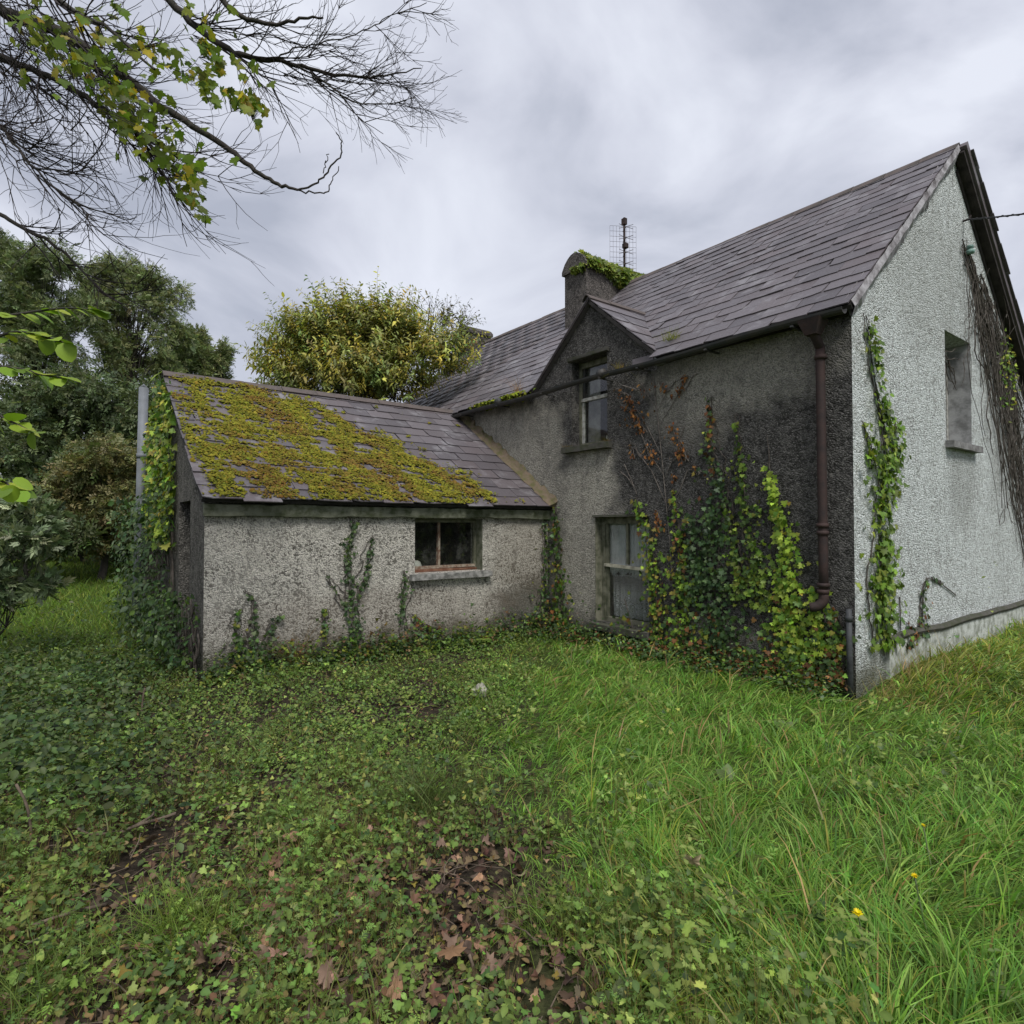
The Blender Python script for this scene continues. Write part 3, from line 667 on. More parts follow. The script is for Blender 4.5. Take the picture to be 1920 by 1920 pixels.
# gable window: deep pale reveal
a0, a1, z0, z1 = GW; d = .285
fr_ = part('window', bars(PG, [(a0+.002, a0+.06, z0, z1, d, d+.07), (a1-.06, a1-.002, z0, z1, d, d+.07), (a0+.06, a1-.06, z1-.07, z1-.002, d+.001, d+.07), (a0+.06, a1-.06, z0, z0+.07, d+.001, d+.07)], M_PALEWOOD, 'window'), house)
ob('meeting_rail', bars(PG, [(a0+.06, a1-.06, 3.62, 3.67, d+.002, d+.05)], M_PALEWOOD, 'meeting_rail'), fr_)
pane(PG, a0+.055, a1-.055, 3.66, z1-.06, d+.03, fr_); pane(PG, a0+.055, a1-.055, z0+.06, 3.63, d+.04, fr_)
ob('reveal', bars(PG, [(a1-.012, a1-.003, z0+.002, z1-.003, .006, d-.002)], M_REVEAL, 'reveal', 0), fr_)
sill(PG, a0-.04, a1+.10, z0-.10, z0-.003, -.10, .28, simple('grey_sill', (.24, .235, .23), .9, .3, 9, .7, 40, col2=(.12, .115, .11)), fr_)

# ================================================================== ANNEX
annex = thing('outbuilding', 'low white roughcast outbuilding with mossy slate roof joined to the farmhouse', 'outbuilding', (AS/2, AF, 0))
AW = (-2.52, -1.337, 1.11, 1.90)
PA = lambda a, z, d: (a, AF+d, z)
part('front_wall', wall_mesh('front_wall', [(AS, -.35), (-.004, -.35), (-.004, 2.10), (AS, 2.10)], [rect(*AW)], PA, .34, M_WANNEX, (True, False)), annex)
PE = lambda a, z, d: (AS+d, a, z); AB = 2*AR-AF
part('end_wall', wall_mesh('end_wall', [(AF, -.35), (5.80, -.35), (5.80, 2.12), (6.62, 2.12), (6.62, -.35), (AB, -.35), (AB, 2.13), (AR, ARZ-.08), (AF, 2.13)], [], PE, .34, M_WEND, (True, True)), annex)
part('rear_wall', wall_mesh('rear_wall', [(AS, -.35), (-.004, -.35), (-.004, 2.10), (AS, 2.10)], [], lambda a, z, d: (a, AB-d, z), .34, M_WEND, (True, False)), annex)
part('interior_floor', MB().box((AS+.35, AF+.35, -.12), (-.01, AB-.35, .02)).mesh('interior_floor', M_DARKIN), annex)
acs = 1/math.hypot(1, ASL); AEY = (0, acs, ASL*acs); AEX = (1, 0, 0); AL = (AR-AF+.16)/acs; AO = (0, AF-.16, AEZ)
aroof = part('roof', prism([(AS-.06, 0), (-.004, 0), (-.004, AL), (AS-.06, AL)], AO, AEX, AEY, -.05, -.004, 'roof', M_UNDER), annex)
_b = Vector(annex['_b'])
lay_slates(aroof, AO, AEX, AEY, AS-.08, -.01, AL-.02, .29, .45, .12, None, None, 400, 5, None)
part('rear_roof', prism([(AS-.06, 0), (AS-.06, AL), (-.004, AL), (-.004, 0)], (0, AB+.16, AEZ), AEX, (0, -acs, ASL*acs), -.04, .05, 'rear_roof', M_SLATE), annex)
ridge_run(aroof, (AS-.08, AR, ARZ+.075), (-.01, AR, ARZ+.075), .62, .14, ang=.72)
n_ = 22; vs_ = []
for i in range(n_):
    a = AS-.02+(abs(AS)+.01)*i/(n_-1)
    for (z, d) in ((1.915, -.075), (2.05, -.09), (2.07, .0), (1.93, .0)): vs_.append((a, AF+d+rng.normal(0, .006)-(.002 if d == 0 else 0), z+rng.normal(0, .006)))
f = [(0, 1, 2, 3), tuple((n_-1)*4+k for k in (3, 2, 1, 0))]+[(i*4+k, i*4+(k+1) % 4, (i+1)*4+(k+1) % 4, (i+1)*4+k) for i in range(n_-1) for k in range(4)]
part('eaves_course', MB().add(vs_, f).mesh('eaves_course', M_CONC), annex)
part('plinth', MB().box((AS-.0+.4, AF-.06, -.3), (-.2, AF-.003, .05), jit=.01).mesh('plinth', M_DSILL), annex)
# mortar fillet against the farmhouse wall
vs_ = []; n_ = 40; AN = np.cross(AEX, AEY)
for i in range(n_+1):
    y = -.03+(AL-.10)*i/n_; o0 = np.array(AO)+np.array(AEY)*y
    vs_ += [o0+np.array((-.13-rng.random()*.04, 0, 0))+AN*.04, o0+np.array((-.06, 0, 0))+AN*(.10+rng.normal(0, .012)), o0+np.array((-.006, 0, 0))+AN*(.15+rng.normal(0, .02)), o0+np.array((-.006, 0, 0))+AN*.02]
f = [(i*4+k, i*4+(k+1) % 4, (i+1)*4+(k+1) % 4, (i+1)*4+k) for i in range(n_) for k in range(4)]+[(0, 1, 2, 3), tuple(n_*4+k for k in (3, 2, 1, 0))]
part('mortar_fillet', MB().add(vs_, f).mesh('mortar_fillet', M_FILLET), annex)
a0, a1, z0, z1 = AW; d = .17; am = -2.02
fr_ = part('window', bars(PA, [(a0+.0015, a0+.03, z0, z1-.002, d, d+.06), (a1-.045, a1-.0015, z0, z1-.002, d, d+.06), (a0+.03, a1-.045, z1-.055, z1-.002, d+.001, d+.06)], M_GREENWOOD, 'window', .002), annex)
ob('bottom_rail', bars(PA, [(a0+.03, a1-.045, z0+.045, z0+.085, d-.02, d+.05)], M_RUSTFRAME, 'bottom_rail', .004), fr_)
ob('rusty_rail', bars(PA, [(a0+.004, a1-.03, z0+.001, z0+.044, d-.045, d+.05)], simple('rusty_rail', (.14, .06, .035), .85, .3, 14, .6, 50, col2=(.25, .14, .09)), 'rusty_rail', .004), fr_)
ob('mullion', bars(PA, [(am-.022, am+.016, z0+.086, z1-.056, d-.015, d+.045)], M_RUSTFRAME, 'mullion', .004), fr_)
pane(PA, a0+.025, am-.02, z0+.08, z1-.05, d+.03, fr_); pane(PA, am+.015, a1-.04, z0+.08, z1-.05, d+.033, fr_)
sill(PA, a0-.09, a1+.12, z0-.095, z0-.002, -.10, .12, M_SILL, fr_)
ob('reveal', bars(PA, [(a1-.010, a1-.003, z0+.002, z1-.003, .006, d-.002)], M_CONC, 'reveal', 0), fr_)
part('door', MB().box((AS+.20, 5.84, .02), (AS+.24, 5.93, 2.08)).box((AS+.25, 6.20, .02), (AS+.29, 6.58, 2.05)).mesh('door', simple('blue_grey_door', (.06, .075, .085), .8)), annex)
# ornament on the inner sill
orn = thing('window_ornament', 'small rounded white ornament standing inside the outbuilding window', 'ornament', (-2.36, AF+.30, 1.11))
def lathe(prof, c, n=16):
    vs_ = [(c[0]+r_*math.cos(6.2832*k/n), c[1]+r_*math.sin(6.2832*k/n), c[2]+z) for r_, z in prof for k in range(n)]
    f = [(i*n+k, i*n+(k+1) % n, (i+1)*n+(k+1) % n, (i+1)*n+k) for i in range(len(prof)-1) for k in range(n)]
    return vs_, f
v, f = lathe([(.002, 0), (.07, .0), (.10, .04), (.105, .09), (.085, .14), (.05, .165), (.002, .17)], (-2.34, AF+.335, 1.11)); part('body', MB().add(v, f).mesh('body', M_WHITE, True), orn)
part('neck', MB().tube(smooth_path([(-2.37, AF+.335, 1.25), (-2.385, AF+.335, 1.31), (-2.36, AF+.33, 1.36), (-2.35, AF+.32, 1.40)], 4), np.linspace(.034, .012, 13), 10).mesh('neck', M_WHITE, True), orn)
part('inner_sill', MB().box((a0, AF+.235, 1.02), (a1, AF+.50, 1.105)).mesh('inner_sill', M_DARKIN), annex)
# rear flat-roofed porch seen over the annex ridge
t0 = 10.75
porch = thing('rear_porch', 'dark flat-topped rear block just behind the outbuilding ridge', 'outbuilding', (-1.0, t0, 0))
part('wall', MB().box((-1.95, t0, -.3), (-.15, t0+1.2, 4.62)).mesh('wall', M_BARGE), porch)
part('roof', MB().box((-2.05, t0-.08, 4.622), (-.14, t0+1.3, 4.74)).mesh('roof', M_BARGE), porch)
# vent pipe, drain pipe, antenna, cables
vp = thing('vent_pipe', 'tall grey soil vent pipe standing at the ivy-clad end of the outbuilding', 'pipe', (AS-.16, 9.55, 0))
part('pipe', MB().tube([(AS-.20, 9.62, -.2), (AS-.16, 9.55, 2.2), (AS-.14, 9.50, 4.22)], .075, 16).mesh('pipe', M_PIPE, True), vp)
part('socket_collar', MB().tube([(AS-.15, 9.53, 2.98), (AS-.15, 9.53, 3.06)], .086, 16).mesh('socket_collar', M_PIPE, True), vp)
m = MB()
for k in range(8):
    th = k*math.pi/8; m.tube([(AS-.14+.07*math.cos(th), 9.50+.07*math.sin(th), 4.21), (AS-.14, 9.50, 4.29), (AS-.14-.07*math.cos(th), 9.50-.07*math.sin(th), 4.21)], .004, 4)
part('wire_cowl', m.mesh('wire_cowl', M_PIPE), vp)
st = thing('drain_pipe', 'short dark grey pipe standing against the house corner below the downpipe', 'pipe', (-.07, .03, 0))
part('pipe', MB().tube([(-.07, .02, -.1), (-.07, .03, .5), (-.065, .035, .93)], .029, 12).mesh('pipe', M_POST, True), st)
part('collar', MB().tube([(-.066, .034, .80), (-.066, .034, .86)], .036, 12).mesh('collar', M_POST, True), st)
ant = thing('tv_antenna', 'rusty television antenna with wire grid rising behind the ivy-capped chimney', 'antenna', (3.35, 6.2, 7.2))
part('mast', MB().tube([(3.35, 6.2, 6.9), (3.35, 6.2, 8.62)], .026, 8).mesh('mast', M_RUST, True), ant)
m = MB(); ca, sa = math.cos(-.55), math.sin(-.55)
gp_ = lambda a, b, z: (3.35+a*ca-b*sa, 6.2+a*sa+b*ca, z)
for a in np.linspace(-.30, .30, 9):
    if abs(a) > .02: m.tube([gp_(a, .10, 7.42), gp_(a, .10, 8.48)], .0035, 4)
for z in np.linspace(7.42, 8.48, 10): m.tube([gp_(-.30, .10, z), gp_(.30, .10, z)], .0035, 4)
part('reflector_grid', m.mesh('reflector_grid', M_WIRE), ant)
m = MB()
for z in (7.55, 7.80, 8.12, 8.36):
    m.tube([gp_(0, .1, z), gp_(0, -.12, z)], .012, 6)
    for sg in (-1, 1): m.tube([gp_(0, -.12, z), gp_(sg*.16, -.14, z+.05)], .006, 4); m.tube([gp_(0, -.12, z), gp_(sg*.16, -.14, z-.05)], .006, 4)
part('dipole', m.mesh('dipole', M_WIRE), ant)
part('junction_box', MB().box((3.30, 6.12, 7.93), (3.40, 6.22, 8.03)).mesh('junction_box', M_RUST), ant)
part('top_clamp', MB().box((3.31, 6.15, 8.46), (3.39, 6.25, 8.60)).mesh('top_clamp', M_RUST), ant)
s_, z_ = pgab(1805, 415)
cb = thing('overhead_cable', 'twisted black cable running from the gable to the right, under the ridge', 'cable', (s_, 0, z_))
e_ = HW(s_, -.06, z_); p1 = pix(1920, 403, e_[1]-.9); p2 = pix(2250, 360, e_[1]-3.4)
pw = []; 
for i in range(60): f_ = i/59; q_ = e_*(1-f_)**2+2*f_*(1-f_)*p1+f_*f_*p2; sh = toH(q_[0], q_[1]); pw.append((sh[0], sh[1], q_[2]))
pw = np.array(pw); tw = np.arange(60)*1.6
pw2 = pw+np.stack([np.cos(tw)*.011, np.zeros(60), np.sin(tw)*.011], 1)
part('wire', MB().tube(pw, .011, 6).tube(pw2, .008, 5).mesh('wire', M_CABLE, True), cb)
part('hook', MB().tube([(s_, .02, z_), (s_, -.07, z_), (s_+.02, -.09, z_+.05)], .014, 6).mesh('hook', M_RUST), cb)
s2, z2 = pgab(1904, 590)
e_ = HW(W_-.55, -.25, z2+.1); p2 = pix(2250, 470, 9.0); cb2 = thing('overhead_cable', 'thin lower cable leaving the far gable verge at the right edge', 'cable', (W_-.55, -.25, z2))
part('wire', MB().tube([(*toH(*(e_*(1-f_)+p2*f_)[:2]), (e_*(1-f_)+p2*f_)[2]) for f_ in np.linspace(0, 1, 8)], .009, 5).mesh('wire', M_CABLE), cb2)
s3, z3 = pgab(1808, 472)
ins = thing('insulator', 'pale green glass insulator on the gable below the cable', 'insulator', (s3, -.05, z3))
v, f = lathe([(.01, -.06), (.05, -.05), (.055, -.01), (.03, .0), (.03, .02), (.045, .03), (.04, .06), (.01, .07)], (s3, -.07, z3)); part('glass', MB().add(v, f).mesh('glass', M_CER, True), ins)
part('bracket', MB().tube([(s3, .02, z3-.03), (s3, -.07, z3-.04)], .012, 6).mesh('bracket', M_RUST), ins)
#PART3
# ================================================================== CLIMBERS
OUT = {'long': np.array((-1., 0, 0)), 'gab': np.array((0, -1., 0)), 'ann': np.array((0, -1., 0)), 'end': np.array((-1., 0, 0))}
def P3(pl, px, py):
    if pl == 'long': a, z = pwall(px, py); return np.array((0, a, z))
    if pl == 'gab': a, z = pgab(px, py); return np.array((a, 0, z))
    if pl == 'ann': a, z = pann(px, py); return np.array((a, AF, z))
    a, z = pwall(px, py, AS); return np.array((AS, a, z))
def strand_pts(pl, pts, dens, r):
    """pts (px,py,halfwidth) -> leaf anchor points on the wall plane"""
    Q = smooth_path(np.array([(p[0], p[1], p[2]) for p in pts], float), 6)
    seg = np.linalg.norm(np.diff(Q[:, :2], axis=0), axis=1); ar = seg*(Q[1:, 2]+Q[:-1, 2]); n = max(3, int(ar.sum()*dens))
    k = r.choice(len(seg), n, p=ar/ar.sum()); f = r.random(n)[:, None]; P = Q[k]*(1-f)+Q[k+1]*f
    d = np.diff(Q[:, :2], axis=0)[k]; d /= np.linalg.norm(d, axis=1)[:, None]+1e-9; nrm = np.stack([-d[:, 1], d[:, 0]], 1)
    off = np.clip(r.standard_t(5, n)*.46, -1.5, 1.5)*P[:, 2]*(1+.35*np.sin(P[:, 1]*.11+P[:, 0]*.05))
    xy = P[:, :2]+nrm*off[:, None]
    return np.array([P3(pl, x, y) for x, y in xy]), np.array([P3(pl, x, y) for x, y in Q[:, :2]])
def climber(name, label, cat_, pl, strands, dens, size, cols, wts, n_obj, seed, thick=.06, tmpl=T_IVY, group=None, stem_mat=M_DEADVINE, stem_r=.008, mat=M_LEAF, extra_stems=(), top_cols=None):
    r = np.random.default_rng(seed); A = []; S = []; o = OUT[pl]
    for st in strands:
        a, q_ = strand_pts(pl, st, dens, r); A.append(a); S.append(q_)
    A = np.concatenate(A); n = len(A); base = A[np.argmin(A[:, 2])].copy(); base[2] = 0
    th = thick*r.random(n)**.7; pos = A+o*(.012+th)[:, None]
    side = np.cross(o, (0, 0, 1))
    yd = np.array((0, 0, -1.))[None]*(.75+r.normal(0, .3, (n, 1)))+side*r.normal(0, .65, (n, 1))+o*(.25+r.normal(0, .25, (n, 1)))
    nr = o*1.0+np.array((0, 0, .45))+r.normal(0, .38, (n, 3))
    sz = size*np.exp(np.clip(r.normal(0, .30, n), -.7, .42)); col = palette(n, cols, wts, .32, r)
    if top_cols is not None:
        zq = (A[:, 2]-A[:, 2].min())/(np.ptp(A[:, 2])+1e-6); mk = r.random(n) < sstep(zq, .62, .95)*.8; col[mk] = palette(mk.sum(), top_cols, None, .25, r)
    t = thing(name, label, cat_, base, group)
    stems = []
    S = S+[q_+side*np.cumsum(r.normal(0, .022, (len(q_), 1)), 0) for q_ in S for _ in range(2)]
    for q_ in S+[np.array([P3(pl, x, y) for x, y in e_]) for e_ in extra_stems]:
        w_ = r.normal(0, .008, q_.shape); w_[:, :] -= 0; stems.append((q_+o*.014+w_*(1-np.abs(o)), np.linspace(stem_r*.5, stem_r, len(q_))))
    v, f = tubes_np(stems, 5); part('stem', mesh_np('stem', v, f, stem_mat, smooth=True), t)
    idx = np.argsort(-(th+sz*.6+r.random(n)*.04)); big = idx[:n_obj]; rest = idx[n_obj:]
    if n_obj:
        nv = 12; vc = palette(nv, cols, wts, .28, r); me_v = [mesh_np('leaf', tmpl[0]*(1+r.normal(0, .05, 3)), tmpl[1], mat, np.repeat(vc[i:i+1], len(tmpl[0]), 0)) for i in range(nv)]
        if top_cols is not None:
            vc2 = palette(4, top_cols, None, .2, r); me_b = [mesh_np('leaf', tmpl[0], tmpl[1], mat, np.repeat(vc2[i:i+1], len(tmpl[0]), 0)) for i in range(4)]
        for i in big:
            y = yd[i]/np.linalg.norm(yd[i]); x = np.cross(y, nr[i]); x /= np.linalg.norm(x); z = np.cross(x, y); s = sz[i]
            dd = ((vc-col[i])**2).sum(1); me = me_v[int(np.argmin(dd))]
            if top_cols is not None and mk[i]: me = me_b[i % 4]
            l = ob('leaf', me, t); l.matrix_local = frame_mat(pos[i]-base, x*s, y*s, z*s)
    if len(rest):
        v, f, c = scatter(tmpl, pos[rest], yd[rest], nr[rest], sz[rest], col[rest]); tag(part('foliage', mesh_np('foliage', v, f, mat, c), t), kind='stuff')
    return t
LIME = [(.25, .36, .05), (.19, .31, .045), (.32, .40, .08), (.34, .31, .055), (.10, .19, .03)]
MIDG = [(.07, .14, .03), (.10, .18, .03), (.045, .09, .022), (.16, .20, .035)]
DARKG = [(.028, .06, .026), (.04, .08, .034), (.055, .105, .04), (.10, .15, .09), (.07, .12, .035)]
BROWN = [(.16, .07, .03), (.11, .05, .025), (.22, .11, .045), (.07, .04, .022)]
YELG = [(.20, .24, .05), (.12, .18, .03), (.25, .22, .05), (.07, .11, .02)]
climber('ivy', 'dark glossy green ivy in the thick middle of the dark wall', 'ivy', 'long',
  [[(1335, 742, 3), (1336, 800, 9), (1332, 845, 15), (1345, 885, 26), (1352, 930, 27), (1338, 1000, 32), (1338, 1080, 42), (1350, 1170, 42), (1352, 1270, 38)], [(1300, 960, 8), (1310, 1040, 24), (1310, 1120, 30)]],
  .028, .045, DARKG, [3, 4, 4, 1.5, 2], 300, 21, .11, top_cols=YELG+BROWN)
climber('ivy', 'lime green ivy climbing in a tall spike beside the rusty downpipe', 'ivy', 'long',
  [[(1442, 868, 3), (1447, 898, 12), (1463, 955, 17), (1476, 1010, 22), (1483, 1080, 32), (1486, 1150, 42), (1495, 1220, 46), (1505, 1285, 44)], [(1530, 1100, 8), (1535, 1150, 16), (1545, 1230, 26)]],
  .034, .048, LIME, [4, 4, 2, 1, 3], 300, 22, .09, extra_stems=[[(1438, 815), (1443, 850), (1446, 880)]])
climber('ivy', 'thin green ivy strand reaching up between the dark ivy and the lime spike', 'ivy', 'long',
  [[(1382, 775, 3), (1387, 830, 7), (1393, 875, 14), (1398, 935, 13), (1408, 990, 16), (1424, 1060, 24), (1428, 1140, 30)], [(1364, 918, 5), (1372, 985, 10), (1384, 1050, 14), (1395, 1120, 25)], [(1422, 935, 4), (1426, 970, 9)]],
  .028, .048, MIDG+[(.18, .25, .05)], None, 240, 23, .07)
climber('ivy', 'yellow-green ivy growing along the right side of the lace-curtained window', 'ivy', 'long',
  [[(1192, 932, 9), (1208, 975, 14), (1225, 1040, 20), (1232, 1120, 24), (1236, 1200, 28), (1240, 1270, 28)], [(1267, 915, 5), (1275, 985, 14), (1284, 1060, 24), (1288, 1150, 30), (1290, 1240, 34)]],
  .028, .048, LIME[:2]+MIDG+[(.25, .22, .05), (.15, .07, .03)], None, 260, 24, .07)
climber('ivy', 'sparse small-leaved ivy and brown stems over the base of the dark wall', 'ivy', 'long',
  [[(1200, 1215, 35), (1300, 1225, 50), (1400, 1240, 60), (1500, 1255, 60), (1585, 1265, 35)], [(1565, 1140, 12), (1568, 1200, 24), (1570, 1270, 26)]],
  .030, .045, DARKG+MIDG+BROWN+[(.3, .24, .06)], [2, 2, 2, 1, 2, 2, 2, 2, 2, 2, 2, 2, 1, 1], 260, 25, .10,
  extra_stems=[[(1190+28*i+rng.normal(0, 8), 1300), (1190+28*i+rng.normal(0, 10), 1240), (1190+28*i+rng.normal(0, 16), 1150+rng.normal(0, 25))] for i in range(15)])
# dead brown vine with pale stem
dstems = [[(1262, 1112), (1256, 1010), (1243, 880), (1235, 790), (1225, 705)], [(1249, 940), (1222, 880), (1190, 840)], [(1240, 850), (1215, 800), (1180, 740)], [(1236, 800), (1262, 760), (1292, 705)],
          [(1245, 900), (1268, 850), (1285, 800)], [(1251, 960), (1275, 920), (1288, 880)], [(1246, 890), (1218, 850), (1196, 790)], [(1230, 760), (1212, 735), (1170, 725)], [(1233, 775), (1250, 740), (1270, 715)],
          [(1195, 925), (1185, 900), (1172, 870)], [(1190, 912), (1178, 895), (1165, 885)]]
climber('dead_vine', 'dead brown-leaved creeper with pale stem on the dark wall right of the upper window', 'vine', 'long',
  [[(1158, 728, 5), (1180, 748, 12), (1200, 790, 18), (1212, 810, 12)], [(1165, 762, 4), (1195, 770, 8)], [(1236, 715, 7), (1250, 735, 10)], [(1270, 745, 10), (1290, 705, 8)], [(1205, 720, 10), (1210, 745, 4)],
   [(1258, 795, 8), (1275, 830, 13), (1288, 865, 8)], [(1262, 865, 6), (1280, 850, 10)], [(1270, 890, 10), (1262, 905, 6)], [(1300, 868, 5), (1308, 890, 5)], [(1184, 830, 4), (1192, 860, 5)], [(1215, 830, 9), (1230, 870, 12)], [(1232, 955, 5), (1240, 985, 9), (1228, 990, 8)]],
  .035, .042, BROWN+[(.28, .14, .05)], None, 200, 26, .05, T_OVAL, stem_mat=M_PALESTEM, stem_r=.007, mat=M_DRYLEAF, extra_stems=dstems)
# gable corner ivy
climber('ivy', 'bright green ivy column climbing the white gable wall beside the house corner', 'ivy', 'gab',
  [[(1621, 592, 2), (1628, 640, 8), (1637, 705, 9), (1650, 770, 12), (1660, 840, 24), (1655, 900, 28), (1648, 965, 17), (1648, 1015, 15), (1650, 1065, 26), (1650, 1130, 27), (1655, 1215, 22)], [(1617, 792, 2), (1627, 840, 8), (1632, 880, 12)], [(1676, 790, 2), (1674, 830, 7), (1670, 860, 8)]],
  .040, .060, [(.16, .25, .04), (.11, .20, .03), (.21, .28, .06), (.07, .13, .025)], None, 300, 27, .09, extra_stems=[[(1655, 1230), (1650, 1100), (1648, 1000), (1658, 860), (1640, 720)]])
climber('ivy', 'small dark ivy sprig arching up the foot of the white gable', 'ivy', 'gab',
  [[(1735, 1085, 3), (1728, 1110, 6), (1727, 1150, 8), (1725, 1190, 12)], [(1745, 1082, 2), (1765, 1095, 2)], [(1700, 1165, 4), (1705, 1190, 12), (1690, 1210, 14)]], .05, .045, DARKG+BROWN[:2], None, 0, 28, .05,
  extra_stems=[[(1726, 1200), (1728, 1120), (1738, 1086), (1760, 1090), (1790, 1115)], [(1687, 1200), (1684, 1120)]])
# bare vine stems on the gable's far side
r = np.random.default_rng(31); bv = thing('bare_vine', 'dense curtain of leafless dark vine stems at the right of the white gable', 'vine', (5.6, 0, 0)); sp = []
for i in range(260):
    f0 = r.random()**.8; x0 = 1798+(170*f0); y0 = 450+(x0-1800)*2.0+r.uniform(-30, 420)*f0
    y0 = max(y0, 400); ln = r.uniform(120, 520); sl = r.uniform(.12, .30)
    P = []; x, y = x0, y0
    for k in range(9):
        P.append(P3('gab', x, y)+np.array((0, -.018-.03*r.random(), 0))); y += ln/8*r.uniform(.5, 1.5); x += sl*ln/8+r.normal(0, 6.0)
    P = np.array(P); 
    if P[:, 0].max() > W_-.02: P = P[P[:, 0] < W_-.02]
    P = P[P[:, 2] < RZ-.32-abs(P[:, 0]-W_/2)*MSL] if len(P) else P
    if len(P) > 3: sp.append((P, np.linspace(.008, .004, len(P))*r.uniform(.6, 1.5)))
for i in range(260):
    k = r.integers(0, 300)%len(sp); P0 = sp[k][0][r.integers(0, len(sp[k][0]))]; P = [P0]
    d = np.array((r.normal(0, 1), 0, r.normal(-.4, 1))); d /= np.linalg.norm(d)
    for j in range(6): d = d+np.array((r.normal(0, .35), r.normal(0, .1), r.normal(0, .35))); d /= np.linalg.norm(d); P.append(P[-1]+d*.06)
    P = np.array(P); P[:, 1] = np.minimum(P[:, 1], -.012); sp.append((P, np.linspace(.005, .003, len(P))))
v, f = tubes_np(sp, 4); part('stem', mesh_np('stem', v, f, M_DEADVINE), bv)
n = 160; c0 = np.array([P3('gab', 1885+r.normal(0, 9), 690+r.normal(0, 45)) for _ in range(n)])+np.array((0, -.06, 0)); c0 = c0[(c0[:, 0] < W_-.03) & (c0[:, 2] < RZ-.3-np.abs(c0[:, 0]-W_/2)*MSL)]
v, f, c = scatter(T_IVY, c0, rdir(len(c0), -1), np.array((0, -1, .4))+r.normal(0, .3, (len(c0), 3)), .05, palette(len(c0), LIME+MIDG, None, .25, r)); part('foliage', mesh_np('foliage', v, f, M_LEAF, c), bv)['kind'] = 'stuff'
# window twigs in the gable reveal
sp = []
for i in range(9):
    P = [np.array((GW[0]+.1+.12*r.random(), .10, 4.05+.15*r.random()))]; d = np.array((1., -.2, r.normal(-.2, .5)))
    for j in range(7): d = d+r.normal(0, .45, 3)*np.array((1, .3, 1)); d /= np.linalg.norm(d); P.append(P[-1]+d*.09)
    P = np.array(P); P[:, 0] = np.clip(P[:, 0], GW[0]+.03, GW[1]-.03); P[:, 1] = np.clip(P[:, 1], .03, .2); sp.append((P, np.linspace(.009, .004, 8)))
v, f = tubes_np(sp, 4); wt = thing('window_twig', 'dry dark twigs tangled inside the gable window recess', 'twigs', (3.0, .1, 4.0)); part('stem', mesh_np('stem', v, f, M_DEADVINE), wt)
# annex front wall climbers
G2 = 'small dark climbers on the outbuilding wall'
for lab, st, dn, sd_, cols in (
  ('forked dark ivy climbing the white outbuilding wall left of its window', [[(654, 962, 2), (660, 992, 11), (650, 1035, 10), (653, 1085, 10), (660, 1150, 17), (662, 1222, 24)], [(698, 1005, 2), (691, 1040, 7), (684, 1075, 9), (668, 1120, 10)], [(612, 1078, 1), (628, 1108, 3), (645, 1135, 5)]], .05, 41, DARKG),
  ('short dark ivy hanging just below the left end of the outbuilding sill', [[(757, 1068, 4), (757, 1100, 9), (752, 1140, 7), (748, 1190, 4)]], .06, 42, DARKG),
  ('leftmost low ivy clump with a lime tip on the outbuilding wall', [[(446, 1142, 7), (440, 1175, 8), (450, 1205, 18), (455, 1255, 26)]], .045, 43, DARKG+MIDG),
  ('crooked ivy stem with a slanting top, second clump on the outbuilding wall', [[(455, 1108, 2), (472, 1122, 4), (477, 1170, 5), (474, 1215, 12), (480, 1255, 20)], [(528, 1152, 5), (508, 1180, 11), (496, 1215, 14), (490, 1250, 18)]], .045, 44, DARKG),
  ('small hanging ivy tuft between the dry weed and the forked ivy', [[(606, 1140, 7), (607, 1170, 9), (604, 1195, 5)]], .05, 45, DARKG+MIDG),
  ('low brown-green creeper along the foot of the outbuilding wall', [[(430, 1255, 16), (520, 1258, 16), (620, 1248, 18), (720, 1236, 20), (800, 1222, 18), (860, 1208, 14)], [(770, 1150, 5), (790, 1170, 14), (815, 1190, 18)]], .045, 46, DARKG+BROWN+MIDG),
  ('dark ivy column in the inner corner between outbuilding and farmhouse', [[(1022, 960, 8), (1020, 1040, 10), (1016, 1110, 20), (1000, 1180, 34)]], .05, 47, DARKG+[(.18, .22, .04)])):
    climber('ivy', lab, 'ivy', 'ann', st, dn*.75, .036, cols, None, 0, sd_, .06, group=G2)
climber('ivy', 'dark ivy beside the inner corner on the dark wall, left of the lace window', 'ivy', 'long', [[(1043, 950, 7), (1048, 1020, 9), (1052, 1090, 16), (1056, 1150, 26), (1065, 1200, 40)], [(1120, 1195, 25), (1180, 1205, 30)]], .05, .05, DARKG+MIDG+[(.2, .2, .04), (.25, .12, .05)], None, 0, 48, .09)
